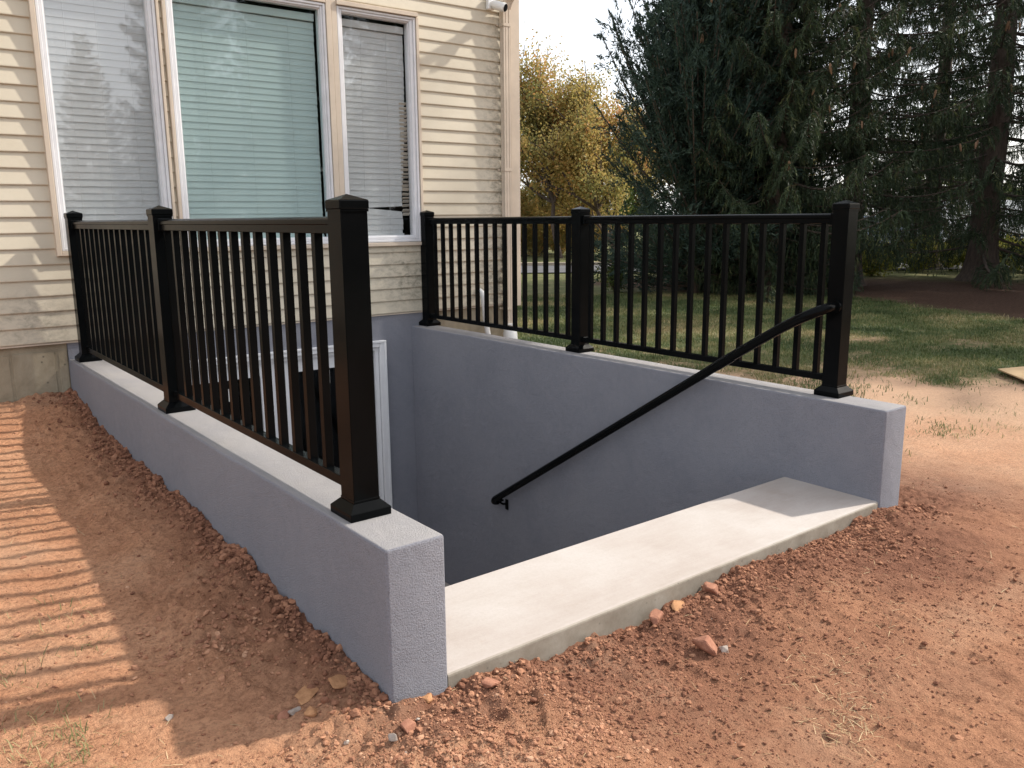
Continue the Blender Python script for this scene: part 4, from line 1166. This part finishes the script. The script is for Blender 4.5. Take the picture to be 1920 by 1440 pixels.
SPA = spruce_meshes(12.5, 2.7, 0.35, 11, dens=1.1, droop=0.42, step=0.31, nper=7)
SPB = spruce_meshes(15.0, 3.1, 1.1, 23, step=0.36, nper=5, twig_gap=0.046, trunk_r=0.25, droop=0.30)
SPC = spruce_meshes(15.5, 3.2, 0.75, 37, step=0.38, nper=5, twig_gap=0.05, trunk_r=0.30, droop=0.34)
CED = cedar_meshes(6.2, 2.2, 5, 310, 560)
ORA = leafy_meshes(8.5, 1.05, 3, MAT['autumn'], 26000, 0.12, 1.9, lowcrown=True)
ORB = leafy_meshes(7.5, 1.2, 8, MAT['autumn'], 26000, 0.12, 1.7, lowcrown=True)
GRB = leafy_meshes(8.0, 1.15, 14, MAT['leafgreen'], 22000, 0.13, 1.7, lowcrown=True)

plant('cedar_tree', CED, 11.6, 4.2, 0.4, 1.03, 'dark feathery cedar at the left end of the evergreen row')
plant('cedar_tree', CED, 13.4, 4.9, 2.5, 1.05, 'second cedar standing just behind the feathery front cedar')
front = plant('spruce_tree', SPA, 12.45, 3.15, 1.1, 0.90, 'dense drooping spruce hung with brown cones, branches down to the ground')
for i, (tx, ty, ts, lb) in enumerate([(12.3, 4.3, 0.34, 'low dark cedar bush between the front cedar and the cone bearing spruce'), (13.9, 3.9, 0.40, 'low dark cedar bush behind the cone bearing spruce'), (13.3, 2.6, 0.30, 'low dark cedar bush behind the railing end post')]):
    plant('cedar_bush', CED, tx, ty, 1.0 + i * 1.9, ts * 1.3, lb, 'bush', szz=ts * 0.9)
mid = plant('spruce_tree', SPB, 15.2, 3.2, 0.3, 0.95, 'spruce with a thin bare trunk showing right above the railing end post')
right_ = plant('spruce_tree', SPC, 18.2, 1.85, 2.0, 1.0, 'large spruce with a thick dark trunk and bare lower limbs near the photo edge')
plant('spruce_tree', SPB, 15.0, -4.0, 1.7, 0.95, 'tall spruce outside the right photo edge shading the house corner', szz=0.95)
plant('spruce_tree', SPC, 23.0, 0.2, 0.9, 1.0, 'spruce in the row further right, outside the photo edge, behind the bare trunks')
plant('spruce_tree', SPA, 20.8, -2.4, 3.3, 1.1, 'dense spruce in the row further right, outside the photo edge')
plant('spruce_tree', SPB, 21.5, 4.6, 4.4, 0.95, 'loose spruce behind and between the two bare trunked spruces')
# cones
cn = MB(); cn.tube([(0, 0, 0.0), (0, 0, -0.015), (0, 0, -0.05), (0, 0, -0.10), (0, 0, -0.135), (0, 0, -0.15)], [0.006, 0.017, 0.022, 0.020, 0.012, 0.003], 8)
CONE = cn.mesh('cone', MAT['cone'])
def add_cones(tree, tips, n, zlo, zhi, seed):
    r = np.random.default_rng(seed)
    mw = Matrix.Translation(tree.location) @ Matrix.Rotation(tree.rotation_euler.z, 4, 'Z') @ Matrix.Diagonal((*tree.scale, 1))
    cand = []
    for tp in tips:
        wv = mw @ Vector(tp)
        tc = Vector((CAM.x - tree.location.x, CAM.y - tree.location.y, 0)).normalized()
        ro = Vector((wv.x - tree.location.x, wv.y - tree.location.y, 0))
        if zlo < wv.z < zhi and ro.dot(tc) > 0.35 * ro.length: cand.append(tp)
    r.shuffle(cand)
    for tp in cand[:n]:
        for k in range(r.integers(1, 4)):
            q = link('cone', CONE, tree); q.location = Vector(tp) + Vector((r.normal(0, .10), r.normal(0, .10), -0.03 + r.normal(0, .04)))
            q.rotation_euler = (r.normal(0, .15), r.normal(0, .15), r.uniform(0, 6)); s_ = r.uniform(0.9, 1.35); q.scale = (s_, s_, s_)
add_cones(front, SPA[2], 20, 1.6, 5.5, 3)
add_cones(mid, SPB[2], 10, 2.0, 6.0, 4)
add_cones(right_, SPC[2], 8, 2.0, 6.0, 5)

plant('maple_tree', ORA, 19.0, 16.5, 2.6, 0.86, 'tall thin orange leaved tree between the house corner and the cedar')
plant('maple_tree', ORB, 21.2, 20.3, 2.2, 0.80, 'wide yellow brown tree further back behind the tall orange tree')
plant('maple_tree', ORB, 20.6, 15.3, 4.4, 0.86, 'yellow brown tree pressed against the left side of the cedar')
plant('maple_tree', GRB, 17.6, 21.5, 1.0, 0.8, 'dull green tree next to the house corner behind the orange trees')
plant('maple_tree', ORB, 33.0, 25.0, 4.0, 1.0, 'amber tree glimpsed behind the cedar')
plant('maple_tree', ORA, 33.0, 15.5, 3.0, 0.85, 'orange tree glimpsed through the spruce limbs')
plant('maple_tree', GRB, 46.0, 15.0, 5.0, 1.0, 'green tree far behind the parked vehicles')
plant('maple_tree', GRB, 42.0, 24.0, 5.6, 0.95, 'green tree far behind the dense spruces')
for i, (tx, ty, ts, lb) in enumerate([(26, 46, 1.1, 'distant green tree nearest the house corner'), (34, 44, 1.0, 'distant green tree beyond the road lawn'), (42, 42, 1.2, 'distant green tree behind the amber tree')]):
    plant('maple_tree', GRB, tx, ty, i * 1.7, ts, lb)
# trees across the garden behind the viewer, mirrored by the windows
for i, (tx, ty, ts, lb, mm_) in enumerate([(4.6, -31, 0.66, 'pointed conifer mirrored leftmost in the left window', SPA), (7.2, -32, 0.72, 'taller conifer mirrored in the middle of the left window', SPA), (9.3, -30, 0.62, 'short conifer mirrored right in the left window', SPA),
                                      (11.2, -22, 1.05, 'broad spruce mirrored in the middle window', SPA), (14.8, -20.5, 1.1, 'broad spruce mirrored in the right window', SPA), (13.4, -25, 1.25, 'tall spruce mirrored behind the two broad ones', SPA), (17.6, -21.5, 1.2, 'rightmost broad spruce mirrored in the right window', SPA), (9.2, -26, 1.1, 'tall spruce mirrored at the left of the middle window', SPA)]):
    plant('mirrored_conifer', mm_, tx, ty, i * 1.3, ts, lb)

# shrubs and weeds lit behind the spruces
def bush_mesh(seed, mat, n=2600, rx=0.9, rz=0.8, ls=0.09):
    r = np.random.default_rng(seed); tb = MB(); ends = []
    for k in range(26):
        az = r.uniform(0, 6.28); el = r.uniform(0.45, 1.5); ln = r.uniform(0.5, 1.0)
        e = np.array([math.cos(az) * math.cos(el) * rx, math.sin(az) * math.cos(el) * rx, math.sin(el) * rz]) * ln * 1.2
        pts = [e * s_ + np.array([0, 0, 0.12 * math.sin(s_ * 3)]) for s_ in (0, .35, .7, 1)]
        tb.tube([tuple(q) for q in pts], [0.012, 0.009, 0.006, 0.003], 4, caps=False); ends.append(np.array(pts))
    E_ = np.stack(ends); id_ = r.integers(0, 26, n); u = r.beta(2, 1.2, n) * 2.99; k = u.astype(int); f_ = (u - k)[:, None]
    P_ = E_[id_, k] * (1 - f_) + E_[id_, k + 1] * f_ + r.normal(0, 0.09, (n, 3)); P_[:, 2] = np.abs(P_[:, 2])
    tn_ = np.clip(r.normal(0.5, 0.25, n), 0, 1)
    return tb.mesh('stem', MAT['bark']), cards(P_, r.normal(0, 1, (n, 3)) + np.array([0, 0, 0.5]), r.uniform(.7, 1.3, n) * ls, r.uniform(.35, .6, n) * ls, tn_, mat, 'leaves', True)
BW = bush_mesh(2, MAT['weed'], 2600, 1.0, 0.75)
BG = bush_mesh(6, MAT['leafgreen'], 900, 0.35, 0.42, 0.08)
for i, (pxx, dd, lb) in enumerate([(1618, 20.5, 'yellow green weeds just right of the railing end post'), (1655, 23, 'yellow green weeds between the two bare trunks, left clump'), (1700, 22, 'yellow green weeds between the two bare trunks, middle clump'),
                                (1755, 23.5, 'yellow green weeds between the two bare trunks, right clump'), (1800, 22, 'yellow weeds just left of the thick trunk'), (1878, 22.5, 'yellow weeds just right of the thick trunk'), (1915, 21.5, 'yellow weeds at the right photo edge')]):
    k = (pxx - 960) / 1573.58
    x_, y_ = CAM.x + dd * (F_.x + R_.x * k), CAM.y + dd * (F_.y + R_.y * k)
    o = empty('wild_shrub', (x_, y_, -0.52), i * 1.1); o.scale = (1.0, 1.0, 0.8 + 0.1 * (i % 3)); tag(o, lb, 'shrub', 'weeds behind the spruces')
    link('stem', BW[0], o); link('leaves', BW[1], o)
BA = bush_mesh(12, MAT['autumn'], 9000, 2.3, 2.2, 0.13)
BD = bush_mesh(13, MAT['leafgreen'], 9000, 2.6, 2.4, 0.14)
for i, (pxx, dd, bm_, sc_, lb) in enumerate([(968, 34, BA, 1.0, 'amber shrub half hidden by the house corner'), (1005, 33, BA, 0.8, 'amber shrub under the orange trees, right of the house corner'), (1050, 35, BA, 1.05, 'amber shrub under the tall orange tree'), (1095, 33, BA, 0.85, 'amber shrub next to the cedar'), (985, 47, BD, 1.3, 'dark green shrub far behind the house corner'), (1040, 49, BD, 1.2, 'dark green shrub far behind the amber shrubs'), (1100, 47, BD, 1.3, 'dark green shrub far behind the cedar'), (1160, 45, BD, 1.2, 'dark green shrub far behind the railing'), (1700, 52, BD, 1.6, 'dark green shrub behind the parked vehicles'), (1800, 55, BD, 1.6, 'dark green shrub far behind the white van'), (1900, 52, BD, 1.5, 'dark green shrub far behind the white car')]):
    k = (pxx - 960) / 1573.58
    o = empty('tall_shrub', (CAM.x + dd * (F_.x + R_.x * k), CAM.y + dd * (F_.y + R_.y * k), -0.52), i * 1.3); o.scale = (sc_, sc_, sc_); tag(o, lb, 'shrub', 'shrubs beyond the road')
    link('stem', bm_[0], o); link('leaves', bm_[1], o)
o = empty('garden_plant', (10.55, 5.35, -0.5), 0.3); tag(o, 'small broad leaved plant at the foot of the front cedar', 'plant'); link('stem', BG[0], o); link('leaves', BG[1], o)

# ------------------------------------------------------------------ parked vehicles beyond the trees
MAT['vanwhite'] = simple('white vehicle paint', (0.78, 0.78, 0.78), 0.3, 0.02, 2, 0.5)
MAT['carsilver'] = simple('blue silver vehicle paint', (0.30, 0.35, 0.44), 0.25, 0.04, 2, 0.5, 0.4)
MAT['bluestripe'] = simple('dark blue paint', (0.02, 0.03, 0.12), 0.4, 0.04, 2, 0.5)
MAT['tyre'] = simple('tyre rubber', (0.02, 0.02, 0.02), 0.9, 0.2, 9, 0.2)
def vehicle(name, loc, rz, prof, glassprof, width, paint, label, cat, wheels, wr=0.33):
    o = empty(name, loc, rz); tag(o, label, cat)
    def side(pr, w_, inset=0.0):
        n = len(pr); vs = []
        for yy in (-w_ / 2, w_ / 2):
            for (x_, z_) in pr:
                tz = max(0, (z_ - 0.9)) * 0.14
                vs.append((x_, yy - math.copysign(tz, yy), z_))
        return vs, [(k, (k + 1) % n, n + (k + 1) % n, n + k) for k in range(n)] + [tuple(range(n))[::-1], tuple(n + k for k in range(n))]
    mb = MB(); mb.add(*side(prof, width)); bo = mb.mesh('body', paint)
    bm = bmesh.new(); bm.from_mesh(bo); bmesh.ops.bevel(bm, geom=bm.edges[:], offset=0.05, segments=2, affect='EDGES'); bm.to_mesh(bo); bm.free()
    link('body', bo, o)
    for gp in glassprof:
        mb = MB(); mb.add(*side(gp, width + 0.012)); mb.build('window', MAT['glassblack'], o)
    for (wx, sy) in [(a_, s_) for a_ in wheels for s_ in (-1, 1)]:
        we = MB(); we.tube([(0, -0.10, 0), (0, 0.10, 0)], wr, 20); q = we.build('wheel', MAT['tyre'], o); q.location = (wx, sy * (width / 2 - 0.09), wr)
        rm = MB(); rm.tube([(0, -0.108, 0), (0, 0.108, 0)], wr * 0.6, 14); rm.build('rim', MAT['alu'], q)
    return o
van = vehicle('parked_van', (36.2, 9.2, -0.5), math.radians(-36), [(-2.6, .35), (2.5, .35), (2.6, .95), (1.75, 1.15), (1.35, 1.95), (-2.55, 2.0)], [[(1.3, 1.2), (1.66, 1.2), (1.32, 1.82), (0.6, 1.84), (0.6, 1.2)]], 1.95, MAT['vanwhite'], 'white van parked behind the thick spruce trunk', 'van', (-1.7, 1.7))
mb = MB(); mb.box(-2.5, 2.4, -0.985, 0.985, 0.52, 0.60); mb.build('stripe', MAT['bluestripe'], van)
vehicle('parked_car', (31.6, 11.6, -0.5), math.radians(-40), [(-2.1, .3), (2.1, .3), (2.15, .75), (1.2, .92), (0.6, 1.38), (-1.0, 1.40), (-1.6, .95), (-2.15, .9)], [[(-1.42, .97), (1.02, .95), (0.55, 1.32), (-0.95, 1.34)]], 1.75, MAT['carsilver'], 'blue grey car glimpsed low between the spruce trunks', 'car', (-1.35, 1.35))
vehicle('parked_car', (35.5, 5.4, -0.5), math.radians(-30), [(-2.1, .3), (2.1, .3), (2.15, .75), (1.2, .92), (0.6, 1.38), (-1.0, 1.40), (-1.6, .95), (-2.15, .9)], [[(-1.42, .97), (1.02, .95), (0.55, 1.32), (-0.95, 1.34)]], 1.75, MAT['vanwhite'], 'white car at the right photo edge behind the trees', 'car', (-1.35, 1.35))

# ------------------------------------------------------------------ loose things on the ground
mb = MB()
c_ = np.array([7.0, -3.15]); e1 = np.array([0.96, -0.27]); e2 = np.array([-0.69, -0.72])
qs = [c_, c_ + e1 * 1.1, c_ + e1 * 1.1 + e2 * 0.62, c_ + e2 * 0.62]
zt = [-0.455, -0.47, -0.475, -0.462]
mb.add([(q[0], q[1], z_) for q, z_ in zip(qs, zt)] + [(q[0], q[1], z_ - 0.012) for q, z_ in zip(qs, zt)], [(0, 1, 2, 3), (7, 6, 5, 4), (0, 4, 5, 1), (1, 5, 6, 2), (2, 6, 7, 3), (3, 7, 4, 0)])
MAT['ply'] = simple('tan plywood', (0.40, 0.285, 0.165), 0.8, 0.12, 5, 0.2)
o = mb.build('plywood_sheet', MAT['ply']); tag(o, 'flat tan plywood sheet lying on the grass at the right edge', 'board')

def rock_mat(name, a_, b2):
    m, t, b = new_mat(name); p = pos(t)
    t.links.new(ramp(t, noise(t, 45, 7, 0.7, p), [(0.3, a_), (0.7, b2)]), b.inputs['Base Color']); b.inputs['Roughness'].default_value = 0.9; b.inputs['Specular IOR Level'].default_value = 0.15
    bump(t, b, noise(t, 150, 6, 0.7, p), 0.6, 0.004); return m
MAT['rko'] = rock_mat('ochre sandstone', (0.30, 0.15, 0.075), (0.50, 0.27, 0.14))
MAT['rkr'] = rock_mat('red shale', (0.24, 0.105, 0.07), (0.40, 0.20, 0.13))
MAT['rkg'] = rock_mat('pale grey stone', (0.25, 0.21, 0.18), (0.40, 0.34, 0.30))
def rock(x, y, sx_, sy_, sz_, rz, mat, label, seed, tilt=0.0):
    sx_, sy_, sz_ = sx_ * 1.35, sy_ * 1.3, sz_ * 1.2
    r = np.random.default_rng(seed); bm = bmesh.new()
    for k in range(15):
        v = r.normal(size=3); v /= np.linalg.norm(v); v = np.sign(v) * np.abs(v) ** 0.6 * r.uniform(0.78, 1.0)
        bm.verts.new((v[0] * sx_, v[1] * sy_, v[2] * sz_))
    ch = bmesh.ops.convex_hull(bm, input=bm.verts)
    bmesh.ops.delete(bm, geom=[g_ for g_ in ch['geom_interior'] if isinstance(g_, bmesh.types.BMVert)], context='VERTS')
    bmesh.ops.bevel(bm, geom=bm.edges[:], offset=min(sx_, sy_, sz_) * 0.10, segments=1, affect='EDGES')
    me = bpy.data.meshes.new('rock'); bm.to_mesh(me); bm.free(); me.materials.append(MAT[mat])
    o = link('rock', me); z = float(ground_z(np.array([x]), np.array([y]))[0])
    o.location = (x, y, z + sz_ * 0.45); o.rotation_euler = (tilt, tilt * 0.6, rz); tag(o, label, 'rock', 'loose stones in the soil')
rock(-0.175, -4.165, 0.042, 0.026, 0.010, 0.5, 'rko', 'flat ochre stone slab left of the wall corner, longest of them', 1, 0.12)
rock(-0.085, -4.20, 0.036, 0.024, 0.012, 0.2, 'rko', 'thin upright ochre flake right beside the flat ochre slab', 2, 0.5)
rock(-0.268, -4.215, 0.021, 0.016, 0.012, 1.0, 'rkr', 'reddish angular stone leftmost of three below the ochre slab', 3)
rock(-0.238, -4.222, 0.016, 0.011, 0.009, 0.3, 'rkg', 'pale grey stone in the middle of three below the ochre slab', 4)
rock(-0.205, -4.265, 0.018, 0.017, 0.013, 0.8, 'rko', 'square ochre stone rightmost of three below the ochre slab', 5)
rock(-0.022, -4.50, 0.026, 0.018, 0.014, 0.4, 'rkr', 'angular red brown stone in front of the near wall end', 6)
rock(0.105, -4.395, 0.020, 0.016, 0.014, 0.4, 'rko', 'rounded ochre stone touching the near wall end', 7)
rock(-0.08, -4.515, 0.013, 0.011, 0.011, 1.4, 'rkg', 'white and grey pebble near the front of the gravel patch', 8)
rock(1.072, -4.66, 0.042, 0.026, 0.034, 2.2, 'rkr', 'brown wedge shaped stone alone in the dirt before the slab', 9, 0.3)
rock(1.118, -4.70, 0.018, 0.014, 0.013, 0.9, 'rkg', 'small grey stone beside the brown wedge stone', 10)
rock(1.085, -4.415, 0.036, 0.026, 0.028, 0.3, 'rkr', 'big red stone against the slab edge', 11)
rock(1.215, -4.41, 0.040, 0.022, 0.012, 0.7, 'rko', 'flat orange stone against the slab edge', 12, 0.15)
rock(1.40, -4.415, 0.030, 0.024, 0.024, 1.3, 'rkr', 'dark brown lump against the middle of the slab edge', 13)
rock(-0.535, -4.03, 0.011, 0.009, 0.007, 0.9, 'rkg', 'tiny white pebble on the sunlit clay left of the wall shadow', 14)
rock(0.30, -4.45, 0.026, 0.02, 0.016, 2.0, 'rkr', 'red stone under the near end of the slab edge', 15)
